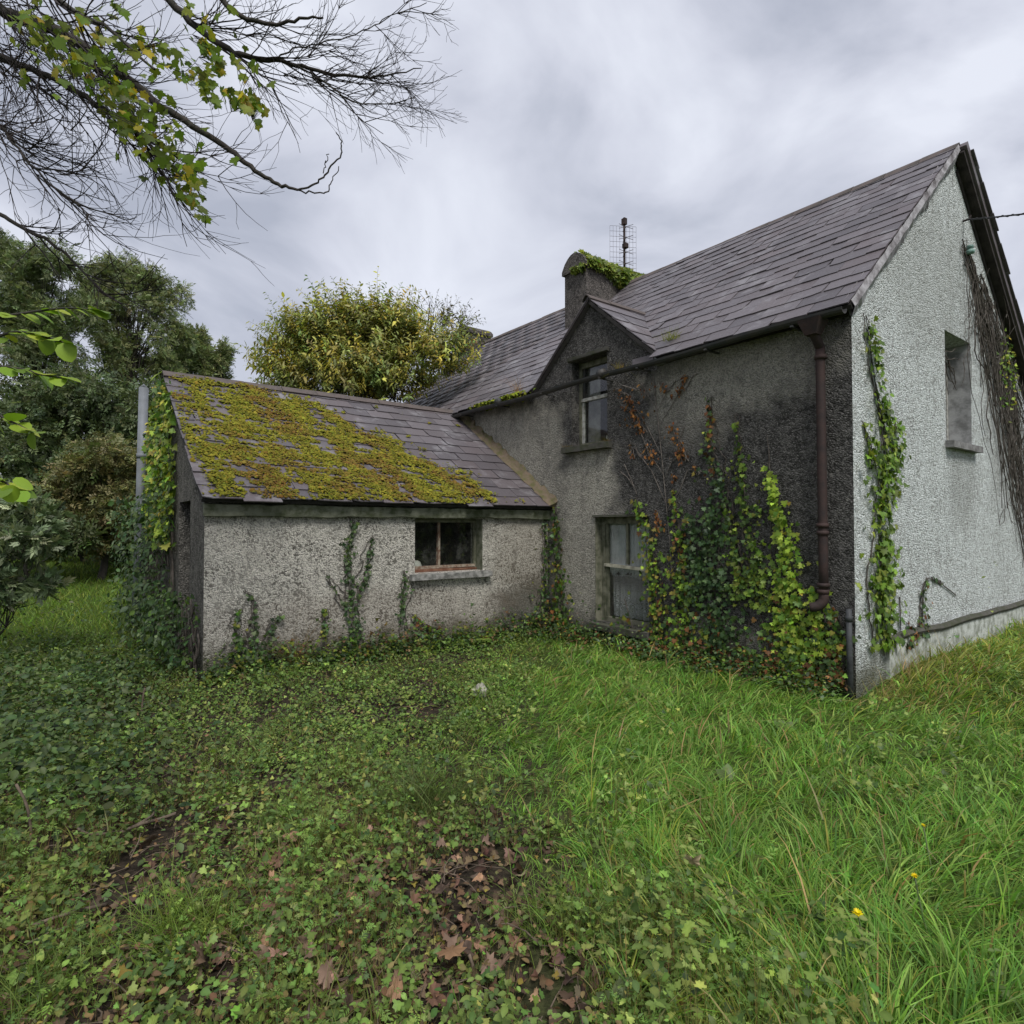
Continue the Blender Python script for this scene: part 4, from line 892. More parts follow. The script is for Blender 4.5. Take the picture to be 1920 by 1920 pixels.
# end wall ivy + bramble
r = np.random.default_rng(51)
def end_mass(name, label, t0, t1, z0, z1, n, thick, size, cols, seed, tm):
    r = np.random.default_rng(seed); A = np.stack([np.full(n, AS), r.uniform(t0, t1, n), r.uniform(z0, z1, n)], 1)
    top = AEZ+.0+np.minimum(A[:, 1]-AF, AB-A[:, 1])*ASL+.18; A = A[A[:, 2] < top]; n = len(A)
    pos = A+np.array((-1., 0, 0))*(.02+thick*r.random((n, 1)))
    t = thing(name, label, 'ivy' if 'ivy' in name else 'bramble', (AS-.05, (t0+t1)/2, 0))
    v, f, c = scatter(tm, pos, np.array((-.4, 0, -.6))+r.normal(0, .5, (n, 3)), np.array((-1., -.3, .6))+r.normal(0, .4, (n, 3)), size*np.exp(r.normal(0, .3, n)), palette(n, cols, None, .3, r))
    part('foliage', mesh_np('foliage', v, f, M_LEAF, c), t)['kind'] = 'stuff'
    st = []
    for i in range(14):
        y = r.uniform(t0, t1); P = np.array([(AS-.03-.02*r.random(), y+r.normal(0, .06), z) for z in np.linspace(max(0, z0-.3), z0+(z1-z0)*r.uniform(.5, .95), 8)]); P = P[P[:, 2] < AEZ+np.minimum(P[:, 1]-AF, AB-P[:, 1])*ASL]
        if len(P) > 3: st.append((P, np.full(len(P), .012)))
    v, f = tubes_np(st, 5); part('stem', mesh_np('stem', v, f, M_DEADVINE), t)
end_mass('ivy', 'lime green ivy covering the upper end wall beside the grey vent pipe', 6.75, 9.3, 1.5, 4.5, 2000, .14, .075, LIME+MIDG, 52, T_IVY)
end_mass('bramble', 'low dark bramble growth spilling over the foot of the outbuilding doorway corner', 4.98, 7.4, .0, .95, 1100, .42, .06, DARKG+MIDG[:1], 57, T_OVAL)
end_mass('bramble', 'dark bramble leaves heaped against the lower end wall of the outbuilding', 6.8, 10.4, .0, 2.3, 1800, .55, .07, DARKG, 53, T_OVAL)
# chimney ivy
n = 2600; r = np.random.default_rng(55); s = r.uniform(1.95, 3.85, n)**1.0; up = r.random(n)
side = r.random(n) < .55; drop = (.12+.55*sstep(s, 2.3, 3.5))*r.random(n)
pos = np.stack([s, np.where(side, 5.90-.05*r.random(n), 5.90+.62*r.random(n)*r.random(n)), np.where(side, 7.22-drop, 0)], 1)
k = ~side; pos[k, 2] = 7.15+.30*np.sin(np.pi*np.clip((pos[k, 1]-5.9)/.66, 0, 1))**.75+.02*r.random(k.sum())
keep = ~(k & (r.random(n) > .8)) ; pos = pos[keep]; n = len(pos)
fr2 = np.stack([np.full(70, 1.86)-.04*r.random(70), r.uniform(5.9, 6.3, 70), 7.12-.1*r.random(70)], 1); pos = np.vstack([pos, fr2]); n = len(pos)
t = thing('ivy', 'bushy green ivy capping the main chimney', 'ivy', (2.8, 5.92, 6.9)); v, f, c = scatter(T_IVY, pos, np.array((0, -.4, -.8))+r.normal(0, .5, (n, 3)), np.array((0, -1, .7))+r.normal(0, .4, (n, 3)), .085*np.exp(r.normal(0, .25, n)), palette(n, [(.12, .19, .04), (.17, .23, .05), (.08, .13, .03), (.2, .23, .06)], None, .3, r))
part('foliage', mesh_np('foliage', v, f, M_LEAF, c), t)['kind'] = 'stuff'
# moss on the annex roof -----------------------------------------------
poly = np.array([(325, 712), (420, 716), (560, 752), (600, 772), (700, 815), (760, 848), (820, 880), (890, 905), (945, 940), (930, 948), (640, 945), (395, 926), (372, 880), (356, 850), (350, 800), (362, 780)], float)
def to_roof(px, py):
    d = ray(px, py); nn = np.array((*(V*AN[0]+U*AN[1]), AN[2])); o0 = HW(*AO); k = ((o0-np.array((0, 0, EYE)))@nn)/(d@nn); q_ = d*k+np.array((0, 0, EYE)); s, t = toH(q_[0], q_[1]); return s, (t-AO[1])/acs
pr = np.array([to_roof(*p) for p in poly])
def inpoly(P, poly):
    x, y = P[:, 0], P[:, 1]; ins_ = np.zeros(len(P), bool); j = len(poly)-1
    for i in range(len(poly)):
        xi, yi = poly[i]; xj, yj = poly[j]; c = ((yi > y) != (yj > y)) & (x < (xj-xi)*(y-yi)/(yj-yi+1e-12)+xi); ins_ ^= c; j = i
    return ins_
r = np.random.default_rng(61); n = 92000
cand = np.stack([r.uniform(AS-.05, -.15, n), r.uniform(-.02, AL-.05, n)], 1)
jit = cand+np.stack([wav(cand[:, 0], cand[:, 1], 5)*.36+wav(cand[:, 1], cand[:, 0], 14)*.22+r.normal(0, .10, n), wav(cand[:, 1], cand[:, 0], 6)*.34+wav(cand[:, 0], cand[:, 1], 15)*.2+r.normal(0, .10, n)], 1)
fld = .7*wav(cand[:, 0]*1.3, cand[:, 1]*2.2, 5)+.6*wav(cand[:, 1]*1.6, cand[:, 0], 13)+.5*wav(cand[:, 0], cand[:, 1]*1.7, 29)
keep = inpoly(jit, pr) & (fld > -.16+.25*(r.random(n)-.5))
spots = np.stack([r.uniform(AS, -.3, 26), r.uniform(.1, AL-.3, 26)], 1); ds = np.min(np.linalg.norm(cand[:, None]-spots[None], axis=2)*r.uniform(.7, 1.6, (n, 1)), axis=1); keep |= ds < .035
mp_ = cand[keep]; n = len(mp_)
hx = [(math.cos(a)*(1+.25*math.sin(3.1*k)), math.sin(a)*(1+.25*math.cos(2.3*k)), .1*math.sin(5*k)) for k, a in enumerate(np.arange(7)*math.pi*2/7)]+[(.12, -.1, .62)]
T_M = (np.array(hx), np.array([(i, (i+1) % 7, 7) for i in range(7)]))
posm = np.array(AO)+mp_[:, :1]*np.array(AEX)+mp_[:, 1:2]*np.array(AEY)+AN*(.036+.045*(fld[keep]+.5).clip(0,1)[:, None]*r.random((n, 1)))
brownness = .08+.52*sstep(wav(mp_[:, 0], mp_[:, 1], 3.2)+.5*wav(mp_[:, 1], mp_[:, 0], 9)-.35*sstep(np.abs(mp_[:, 0]+3.4), .6, 2.0), -.35, .45)
cA = palette(n, [(.165, .165, .028), (.125, .13, .022), (.21, .20, .034), (.085, .095, .02)], [4, 2, 2, 1], .12, r); cB = palette(n, [(.15, .10, .03), (.11, .075, .028), (.17, .13, .035), (.13, .125, .025)], None, .14, r)
bw = sstep(brownness+r.normal(0, .10, n), .22, .55)[:, None]; cm = (cB*bw+cA*(1-bw))*(1+.25*wav(mp_[:, 0], mp_[:, 1]*2, 11))[:, None]
rd = r.normal(0, 1, (n, 3)); nn_ = AN+r.normal(0, .25, (n, 3))
v, f, c = scatter(T_M, posm, rd-np.outer(rd@AN, AN), nn_, np.where(r.random(n) < .08, r.uniform(.02, .034, n), r.uniform(.007, .019, n)), cm)
ms = ob('roof_moss', mesh_np('roof_moss', v, f, M_MOSS, c, True)); ms.location = HW(0, 0, 0); ms.rotation_euler = (0, 0, YAW)
tag(ms, 'thick yellow-green moss mat spread over the outbuilding slates', 'moss', kind='stuff')
def tuft(name, label, cat_, pos, n, ln, cols, seed, spread=.5, up=1., width=.07, mat=M_GRASS, r0=.06, house=True, droop=.35, nseg=4):
    """tuft of blades; pos house or world coords"""
    r = np.random.default_rng(seed); t = thing(name, label, cat_, pos, None, house)
    v, f, c = blades(np.array(pos)+np.concatenate([r.normal(0, r0, (n, 2)), np.zeros((n, 1))], 1), rdir(n, up/spread, 1, r), ln*np.exp(r.normal(0, .3, n)), width*ln*np.ones(n)*.35, palette(n, cols, None, .2, r), droop, nseg, r)
    part('blades', mesh_np('blades', v, f, mat, c), t)['kind'] = 'stuff'; return t
def blades(root, d, ln, wd, col, droop, nseg, r):
    """grass blades as bending tapered strips: quads as triangles"""
    n = len(root); d = d/np.linalg.norm(d, axis=1)[:, None]; hor = d.copy(); hor[:, 2] = 0; hl = np.linalg.norm(hor, axis=1)[:, None]+1e-6; hor /= hl
    sidev = np.stack([-hor[:, 1], hor[:, 0], np.zeros(n)], 1); a = r.uniform(0, 6.28, n)[:, None]*.35; sidev = sidev*np.cos(a)+hor*np.sin(a)
    rows = []; dr = np.broadcast_to(np.asarray(droop, float), (n,))[:, None]*np.exp(r.normal(0, .35, (n, 1)))
    for i in range(nseg+1):
        f_ = i/nseg; p = root+d*(ln[:, None]*f_)+(hor*dr*.55-np.array((0, 0, 1.))*dr)*(ln[:, None]*f_*f_)
        wv = wd[:, None]*(1-f_**1.6)*.5+.0003
        if i < nseg: rows += [p-sidev*wv, p+sidev*wv]
        else: rows += [p]
    VV = np.stack(rows, 1); k = VV.shape[1]; tr = []
    for i in range(nseg-1): b = 2*i; tr += [(b, b+1, b+3), (b, b+3, b+2)]
    tr.append((2*nseg-2, 2*nseg-1, 2*nseg)); tr = np.array(tr)
    TT = tr[None]+(np.arange(n)*k)[:, None, None]
    return VV.reshape(-1, 3), TT.reshape(-1, 3), np.repeat(col, k, 0)
MOSSC = [(.17, .22, .03), (.12, .16, .025), (.22, .24, .04)]
for lab, px, py in (('left of two moss cushions hanging over the farmhouse eave', 910, 757), ('right of two moss cushions hanging over the farmhouse eave', 960, 747)):
    tq, zq = pwall(px, py, -EO); n = 420; r = np.random.default_rng(px)
    P = np.stack([-EO+r.normal(0, .03, n), tq+r.normal(0, .18, n), EZ+.015+.03*r.random(n)-.12*r.random(n)**2], 1)
    t = thing('eave_moss', lab, 'moss', (-EO, tq, EZ)); v, f, c = scatter(T_M, P, rdir(n), rdir(n, 1), r.uniform(.02, .04, n), palette(n, MOSSC, None, .25, r)); part('cushion', mesh_np('cushion', v, f, M_MOSS, c, True), t)['kind'] = 'stuff'
tuft('valley_grass', 'bright green grass tuft in the valley right of the dormer', 'grass', (.12, DT0-.10, 4.36), 160, .22, MOSSC, 71, .6, r0=.06, width=.05)
tuft('gutter_weed', 'yellowish weed growing in the gutter right of the upper window', 'weed', (gs, 3.05, 4.03), 70, .16, [(.2, .14, .03), (.14, .14, .03)], 72, .6, r0=.05, width=.08)
tuft('gutter_weed', 'dry pinkish weed standing on the eave left of the dormer', 'weed', (-.10, 5.62, 4.16), 60, .42, [(.30, .20, .15), (.22, .15, .10)], 73, .35, r0=.03, width=.03)
tuft('sill_moss', 'brown moss and weeds on the right end of the upper window sill', 'moss', (-.04, 3.50, 3.07), 90, .07, [(.14, .08, .03), (.12, .11, .03)], 74, .8, r0=.04, width=.12)
tuft('sill_moss', 'brown moss on the left end of the upper window sill', 'moss', (-.06, 4.36, 3.07), 90, .07, [(.12, .08, .03), (.10, .10, .03)], 75, .8, r0=.04, width=.12)
tuft('roof_straw', 'two pale dry stalks lying on the outbuilding slates below the ridge', 'straw', (-1.55, AR-.35, ARZ-.18), 5, .55, [(.42, .38, .32)], 76, .25, -1.2, .02, r0=.05, droop=.05)
for i, (lab, px, n_) in enumerate((('dry straw-coloured grass clump hiding the gable wall corner', .35, 150), ('second straw clump at the gable foot, right of the green ivy column', .95, 120), ('third straw clump along the gable plinth', 1.7, 90))):
    p_ = HW(px, -.22, 0); tuft('straw_grass', lab, 'grass', (px, -.22, float(gz(p_[0], p_[1]))-.02), n_, .40, [(.34, .28, .15), (.27, .24, .10), (.2, .24, .06)], 780+i, .35, 1, .02, r0=.14, droop=.4)
tuft('dry_weed', 'tall dry tan weed standing against the outbuilding wall', 'weed', (pann(552, 1240)[0], AF-.12, .05), 120, .60, [(.30, .22, .12), (.22, .15, .08), (.17, .16, .06)], 77, .28, 1, .02, r0=.07)
#PART4
# ================================================================== TREES AND SHRUBS
T_NARROW = (T_DIAM[0]*np.array((.62, 1, 1)), T_DIAM[1])
T_ASH = spray_t(9, T_NARROW, .44, 1.0, np.random.default_rng(1))
T_BROAD = spray_t(7, T_DIAM, .42, 1.0, np.random.default_rng(2))
T_BUD = spray_t(8, T_LANC, .62, .75, np.random.default_rng(3))
def inside_house(P):
    q_ = P[:, :2]-C; s = q_@V; t = q_@U
    roofz = EZ+.12+np.minimum(s+EO, W_+EO-s)*MSL
    a = (s > -.25) & (s < W_+.3) & (t > -.1) & (t < LEN+.15) & (P[:, 2] < roofz+.12)
    rz = AEZ+.1+np.minimum(t-AF+.16, AB+.16-t)*ASL
    b = (s > AS-.1) & (s < 0) & (t > AF-.2) & (t < AB+.2) & (P[:, 2] < rz+.1)
    return a | b
def tree(name, label, cat_, base, depth, blobs, n, size, tmpl, cols, wts, seed, tr=.16, sub=7, droop=.3, group=None, bark=M_BARK, br=.035, shell=.75, up=.3):
    """base (x,y); blobs (px,py,rx,ry[,ddepth]) give crown masses at the tree's own distance"""
    r = np.random.default_rng(seed); bz = float(gz(base[0], base[1])); t = thing(name, label, cat_, (base[0], base[1], bz-.05), group, False)
    cen, rad = [], []
    for b in blobs:
        dd = depth+(b[4] if len(b) > 4 else 0); c = pix(b[0], b[1], dd); k = dd/FPX; cen.append(c); rad.append((b[2]*k, (b[2]+b[3])*.5*k, b[3]*k))
    cen = np.array(cen); rad = np.array(rad); vol = rad.prod(1)**.75; vol /= vol.sum()
    paths = []; ctop = cen[:, :].mean(0); h = np.array((base[0], base[1], bz-.1)); topz = max(cen[:, 2].min()*.5+ctop[2]*.5, bz+1)
    tp = smooth_path([h, h*.6+np.array((ctop[0], ctop[1], topz))*.4+np.array((r.normal(0, .15), r.normal(0, .15), 0)), np.array((ctop[0], ctop[1], topz))], 4); paths.append((tp, np.linspace(tr, tr*.45, len(tp))))
    subs, sr = [], []
    for i in range(len(cen)):
        for k in range(sub):
            d = rdir(1, .15, 1, r)[0]; c = cen[i]+d*rad[i]*shell*r.uniform(.35, 1)**.5; subs.append(c); sr.append(rad[i]*r.uniform(.28, .48))
            f0 = tp[int(len(tp)*r.uniform(.35, .98))]; m_ = (f0+c)/2+np.array((r.normal(0, .1), r.normal(0, .1), .12*np.linalg.norm(c-f0)))
            p = smooth_path([f0, m_, c], 4); p[1:-1] += r.normal(0, .04, p[1:-1].shape); paths.append((p, np.linspace(br, br*.22, len(p))))
    v, f = tubes_np(paths, 6); part('trunk', mesh_np('trunk', v, f, bark, smooth=True), t)
    subs, sr = np.array(subs), np.array(sr); wgt = sr.prod(1)**.7; k = r.choice(len(subs), n, p=wgt/wgt.sum())
    off = rdir(n, 0, 1, r)*(r.random((n, 1))**.45); pos = subs[k]+off*sr[k]*1.15
    ok = ~inside_house(pos) & (pos[:, 2] > bz+.05); pos = pos[ok]; off = off[ok]; n = len(pos)
    yd = off*.6+rdir(n, 0, 1, r)*.9; yd[:, 2] += up-droop; nr = rdir(n, .7, 1, r)
    v, f, c = scatter(tmpl, pos, yd, nr, size*np.exp(r.normal(0, .25, n)), palette(n, cols, wts, .3, r))
    part('crown', mesh_np('crown', v, f, M_LEAF, c), t)['kind'] = 'stuff'; return t
BG = 'trees behind the outbuilding'
ASHC = [(.15, .20, .11), (.19, .24, .13), (.12, .16, .085), (.24, .28, .16)]
DKT = [(.07, .105, .06), (.09, .13, .07), (.12, .16, .09)]
OLV = [(.17, .175, .09), (.13, .145, .07), (.21, .20, .11), (.10, .125, .06)]
px_b = lambda px, y: ((px-960)/FPX*y, y)
tree('ash_tree', 'tall feathery ash tree, highest of the trees behind the outbuilding end', 'tree', px_b(250, 23), 23, [(235, 520, 62, 55), (300, 560, 60, 60), (215, 600, 70, 60), (320, 650, 50, 60), (260, 680, 80, 60), (170, 540, 40, 50)], 9000, .20, T_ASH, ASHC, None, 101, .26, 13, group=BG, br=.03)
tree('ash_tree', 'ash tree with grey-green crown at the far left edge behind the bare branches', 'tree', px_b(60, 20), 20, [(90, 500, 60, 60), (30, 560, 70, 80), (130, 590, 60, 60), (70, 660, 90, 70), (-30, 480, 60, 70)], 8500, .19, T_ASH, [(.14, .19, .10), (.17, .22, .12), (.11, .15, .08)], None, 102, .22, 13, group=BG, br=.026)
tree('ash_tree', 'smaller pale ash between the tall ash and the yellow shrub', 'tree', px_b(375, 25), 25, [(370, 660, 45, 45), (395, 690, 40, 40), (420, 655, 14, 18), (340, 700, 50, 40)], 5000, .21, T_ASH, ASHC, None, 103, .15, 9, group=BG)
tree('holly_tree', 'dark dense evergreen tree below the tall ash crown', 'tree', px_b(250, 19), 19, [(230, 760, 80, 80), (140, 760, 90, 80), (300, 800, 60, 90), (60, 760, 90, 90), (250, 870, 80, 70), (20, 850, 80, 70)], 7500, .26, T_BROAD, DKT, None, 104, .2, 13, group=BG, up=.1)
tree('hawthorn_bush', 'olive-brown bushy hawthorn lower down behind the outbuilding end', 'bush', px_b(190, 15), 15, [(200, 880, 75, 60), (140, 930, 60, 60), (235, 930, 55, 65), (180, 990, 70, 45)], 5000, .19, T_BROAD, OLV, None, 105, .1, 12, group=BG, droop=.5)
tree('hedge_bush', 'dark undergrowth bush at the back of the far lawn by the vent pipe', 'bush', px_b(265, 16), 16, [(255, 1000, 40, 45), (225, 1030, 40, 30), (285, 980, 40, 60)], 1200, .26, T_BROAD, DKT+OLV[:1], None, 106, .06, 6, group=BG)
tree('hedge_bush', 'dark undergrowth bush at the left back of the far lawn', 'bush', px_b(60, 14), 14, [(70, 990, 60, 45), (10, 960, 60, 60), (120, 1010, 45, 35)], 1600, .26, T_BROAD, DKT+[(.05, .07, .03)], None, 107, .06, 7, group=BG)
tree('hedge_bush', 'middle bush of the dark hedge closing the far lawn', 'bush', px_b(160, 17), 17, [(150, 990, 70, 45), (205, 1015, 60, 35), (100, 1010, 60, 40), (170, 930, 60, 60)], 2400, .24, T_BROAD, DKT+OLV, None, 116, .06, 9, group=BG)
tree('holly_tree', 'dark tree filling the gap left of the olive hawthorn', 'tree', px_b(90, 18), 18, [(90, 850, 70, 80), (60, 930, 70, 60), (130, 900, 50, 60), (330, 860, 40, 80)], 3000, .25, T_BROAD, DKT, None, 117, .12, 9, group=BG, up=.1)
tree('ash_tree', 'ash tree standing just outside the left edge of the picture', 'tree', px_b(-170, 21), 21, [(-170, 560, 80, 80), (-120, 660, 90, 80), (-210, 700, 90, 90), (-150, 800, 90, 80)], 2200, .30, T_ASH, ASHC, None, 131, .2, 9, group=BG, br=.03)
tree('holly_tree', 'dark tree outside the left edge of the picture', 'tree', px_b(-330, 20), 20, [(-330, 700, 90, 90), (-290, 800, 90, 90), (-370, 860, 90, 90), (-260, 930, 90, 60)], 2000, .32, T_BROAD, DKT, None, 132, .2, 9, group=BG, up=.1)
tree('elder_bush', 'pale grey-green narrow-leaved bush at the left edge', 'bush', px_b(-90, 8.0), 8.0, [(20, 960, 60, 50), (60, 1000, 60, 45), (5, 1060, 60, 50), (-60, 960, 60, 60), (40, 1100, 70, 40)], 2400, .10, T_BUD, [(.20, .27, .20), (.15, .21, .14), (.26, .32, .24), (.10, .15, .08)], None, 108, .016, 7, br=.006)
YEL = [(.36, .36, .10), (.26, .31, .10), (.46, .40, .10), (.20, .26, .10), (.14, .20, .08), (.30, .29, .15)]
def shoot_shrub(name, label, base, depth, blobs, n_sh, ln, nleaf, lsz, cols, wts, seed, hang=.55):
    """shrub of many arching shoots, lance leaves in pairs along each"""
    r = np.random.default_rng(seed); bz = float(gz(*base)); t = thing(name, label, 'shrub', (base[0], base[1], bz-.05), None, False); b0 = np.array((base[0], base[1], bz-.1))
    cen = np.array([pix(b[0], b[1], depth+b[4]) for b in blobs]); rad = np.array([(b[2], .5*(b[2]+b[3]), b[3]) for b in blobs])*depth/FPX; w_ = rad.prod(1)**.7; mid = cen.mean(0)
    st, LP, LD, LN, cl = [], [], [], [], []
    for c, b_ in zip(cen, blobs):
        for k in range(3 if b_[4] > -.5 else 0): p = smooth_path([b0+r.normal(0, .12, 3)*np.array((1, 1, 0)), (b0+c)/2+np.array((*r.normal(0, .25, 2), .1)), c+r.normal(0, .2, 3)], 5); st.append((p, np.linspace(.05, .012, len(p))))
    ci = r.choice(len(cen), n_sh, p=w_/w_.sum()); sc = palette(n_sh, cols, wts, .22, r)
    for i in range(n_sh):
        k = ci[i]; d = rdir(1, .25, 1, r)[0]; p = cen[k]+d*rad[k]*r.uniform(.15, .8); dr = d*.55+np.array((0, 0, .85))+(p-mid)*.14+r.normal(0, .22, 3); dr /= np.linalg.norm(dr); L_ = ln*r.uniform(.55, 1.25); P = [p]
        for j in range(6): dr = dr+r.normal(0, .08, 3)+np.array((dr[0], dr[1], -.25))*.10; dr /= np.linalg.norm(dr); P.append(P[-1]+dr*L_/6)
        P = np.array(P)
        if inside_house(P).any(): continue
        st.append((np.vstack([(cen[k]*.6+p*.4)[None], P]), np.linspace(.007, .002, 8)))
        for j in range(nleaf):
            f_ = (j+.5)/nleaf*5.99; a = int(f_); q_ = P[a]*(1-f_+a)+P[a+1]*(f_-a); ax = P[a+1]-P[a]; ax /= np.linalg.norm(ax); th = j*2.4+r.normal(0, .4); e1 = np.cross(ax, (0, 1, .1)); e1 /= np.linalg.norm(e1); e2 = np.cross(ax, e1)
            o_ = e1*math.cos(th)+e2*math.sin(th); LP.append(q_); LD.append(o_+ax*.45+np.array((0, 0, -hang-.3*r.random()))); LN.append(np.array((0, 0, .8))+ax*.5+r.normal(0, .35, 3)); cl.append(sc[i]*math.exp(r.normal(0, .2)))
    v, f = tubes_np(st, 3); part('trunk', mesh_np('trunk', v, f, M_BARK, smooth=True), t); LP = np.array(LP); n = len(LP)
    v, f, c = scatter(T_LANC, LP, np.array(LD), np.array(LN), lsz*np.exp(r.normal(0, .25, n)), np.array(cl)); part('crown', mesh_np('crown', v, f, M_LEAF, c), t)['kind'] = 'stuff'
BB = HW(-1.9, 12.2, 0)
shoot_shrub('butterfly_bush', 'large yellowing shrub with upright leafy shoots behind the outbuilding ridge', (BB[0], BB[1]), 14.6,
     [(560, 650, 62, 55, .3), (640, 625, 72, 60, .2), (720, 620, 72, 60, .2), (785, 660, 56, 52, -.2), (835, 685, 38, 40, -1.2), (862, 662, 24, 22, -1.4), (600, 705, 88, 36, -.2), (710, 700, 84, 46, -.4), (512, 695, 28, 36, .4), (785, 725, 36, 22, -.7), (680, 720, 80, 40, -.6), (690, 650, 90, 50, .1), (600, 660, 60, 40, .1), (600, 738, 85, 22, -.3), (715, 742, 75, 22, -.5), (540, 720, 50, 25, 0)], 2100, .72, 20, .115, YEL, [4, 4, 3, 3, 1.5, 2], 109, .1)
BS = HW(1.0, 13.6, 0)
shoot_shrub('bare_shrub', 'sparse small-leaved twiggy shrub rising behind the right of the yellow shrub', (BS[0], BS[1]), 16.6,
     [(835, 605, 30, 22, 0), (868, 605, 22, 18, 0), (812, 590, 18, 20, 0), (845, 630, 34, 24, 0)], 90, .75, 7, .10, [(.12, .12, .08), (.10, .105, .07), (.15, .14, .09)], None, 110)
# upright shoot tips on the butterfly bush outline
# ---- overhanging tree at upper left -----------------------------------
r = np.random.default_rng(201)
oh = thing('sycamore_tree', 'overhanging half-bare tree whose drooping twigs fill the upper left sky', 'tree', (-6.4, 4.6, 0), None, False)
tk = smooth_path([(-6.4, 4.6, -.2), (-6.35, 4.6, 1.5), (-6.2, 4.62, 3.2), (-5.9, 4.6, 4.9), (-5.7, 4.6, 6.5)], 5)
part('trunk', MB().tube(tk, np.linspace(.30, .17, len(tk)), 12).mesh('trunk', M_BARK, True), oh)
D0 = 4.6
def lp(pts, d0, d1): n_ = len(pts); return [pix(p[0], p[1], d0+(d1-d0)*i/(n_-1)) for i, p in enumerate(pts)]
limbs = []
def limb(start, pts, d0, d1, r0, r1, fork=None):
    P = smooth_path(([np.array(start)] if start is not None else [])+lp(pts, d0, d1), 5); P[2:-1] += r.normal(0, .006, P[2:-1].shape)
    limbs.append((P, np.linspace(r0*.6, r1*.75, len(P)))); return P
A0 = (-6.0, 4.6, 4.3)
L1 = limb(A0, [(-150, -20), (-40, 5), (40, 32), (110, 60), (190, 112), (240, 150), (290, 190), (360, 235), (430, 280), (480, 320), (520, 345), (558, 356)], 4.6, 4.2, .085, .012)
limb(None, [(558, 356), (590, 345), (612, 322), (636, 295), (641, 268), (630, 248)], 4.2, 4.15, .012, .005)
limb(None, [(558, 356), (590, 363), (613, 360), (620, 343), (635, 312)], 4.2, 4.25, .010, .004)
limb(None, [(606, 325), (610, 305), (617, 289)], 4.17, 4.15, .006, .004)
L2 = limb(A0, [(-150, 60), (-30, 95), (60, 130), (130, 163), (210, 215), (270, 262), (330, 320), (385, 372)], 4.8, 4.3, .06, .007)
L3 = limb((-5.75, 4.6, 6.2), [(130, -180), (240, -70), (330, 15), (395, 70), (450, 103), (515, 112), (580, 130), (660, 143), (720, 143), (790, 128)], 5.0, 5.2, .07, .005)
L3b = limb(None, [(515, 112), (550, 92), (610, 80), (680, 60), (730, 30), (800, 5)], 5.1, 5.3, .012, .004)
L3c = limb(None, [(560, 125), (610, 155), (650, 185), (700, 196), (780, 183)], 5.1, 5.0, .013, .004)
L4 = limb((-5.7, 4.6, 6.4), [(300, -120), (410, -5), (455, 30), (510, 46), (560, 34), (606, 33)], 4.9, 4.9, .05, .010)
L5 = limb((-6.3, 4.6, 2.9), [(-120, 370), (-20, 395), (40, 425), (95, 455), (140, 492), (185, 540), (240, 580)], 5.2, 5.0, .04, .006)
L6 = limb(A0, [(-120, -80), (-20, -60), (70, -20), (140, 20), (210, 60), (290, 130)], 4.4, 4.1, .05, .010)
L7 = limb(A0, [(-150, 180), (-60, 200), (0, 235), (40, 290), (90, 340), (150, 385)], 4.9, 4.6, .03, .006)
v, f = tubes_np(limbs, 8); part('limb', mesh_np('limb', v, f, M_BARK, smooth=True), oh)
tw = []; tips = []
def twig(p, ang, yv, ln, rad, bend, lvl):
    n_ = max(4, int(ln/.09)); P = [p]; a = ang
    for i in range(n_):
        a += bend/n_+r.normal(0, .10); st = ln/n_
        P.append(P[-1]+np.array((math.cos(a)*st, yv*st+r.normal(0, .01), math.sin(a)*st)))
    P = np.array(P); tw.append((P, np.linspace(rad, max(rad*.35, .0014), len(P)))); tips.append(P[-1])
    if lvl > 0:
        k = r.integers(3, 6) if lvl == 2 else r.integers(1, 4)
        for _ in range(k):
            i = int(r.integers(int(n_*.2), n_)); d = P[min(i+1, n_)]-P[i]; a2 = math.atan2(d[2], d[0])+r.choice([-1, 1])*r.uniform(.25, .75)
            twig(P[i], a2, yv+r.normal(0, .35), ln*r.uniform(.35, .62), rad*.6, bend*.6+r.normal(.05, .25), lvl-1)
def sprout(Lm, f0, f1, n_, a0, a1, l0, l1, bend=.75, rad=.008):
    for i in range(n_):
        k = int(len(Lm)*r.uniform(f0, f1)); twig(Lm[min(k, len(Lm)-1)], R_(r.uniform(a0, a1)), r.normal(0, .25), r.uniform(l0, l1), rad*r.uniform(.7, 1.2), bend*r.uniform(.6, 1.4), 2)
sprout(L2, .12, .78, 34, -75, -38, .5, .95, .38); sprout(L7, .15, 1, 28, -70, -30, .5, .95, .4); sprout(L1, .12, .46, 26, -75, -40, .5, .95, .35)
sprout(L6, .2, .8, 20, -75, -38, .6, 1.0, .35); sprout(L3, .3, .72, 20, -60, -12, .5, .9, .5); sprout(L3, .75, .98, 10, -45, 30, .3, .65, .1, .005)
sprout(L3b, .1, .98, 10, -40, 60, .3, .6, .1, .0045); sprout(L3c, .1, .98, 10, -50, 45, .3, .6, .2, .0045); sprout(L4, .3, .8, 7, -70, 20, .4, .8, .5, .006); sprout(L5, .3, 1, 9, -60, 0, .4, .8, .5)
v, f = tubes_np(tw, 3); part('twigs', mesh_np('twigs', v, f, M_TWIG), oh)['kind'] = 'stuff'
lv = []
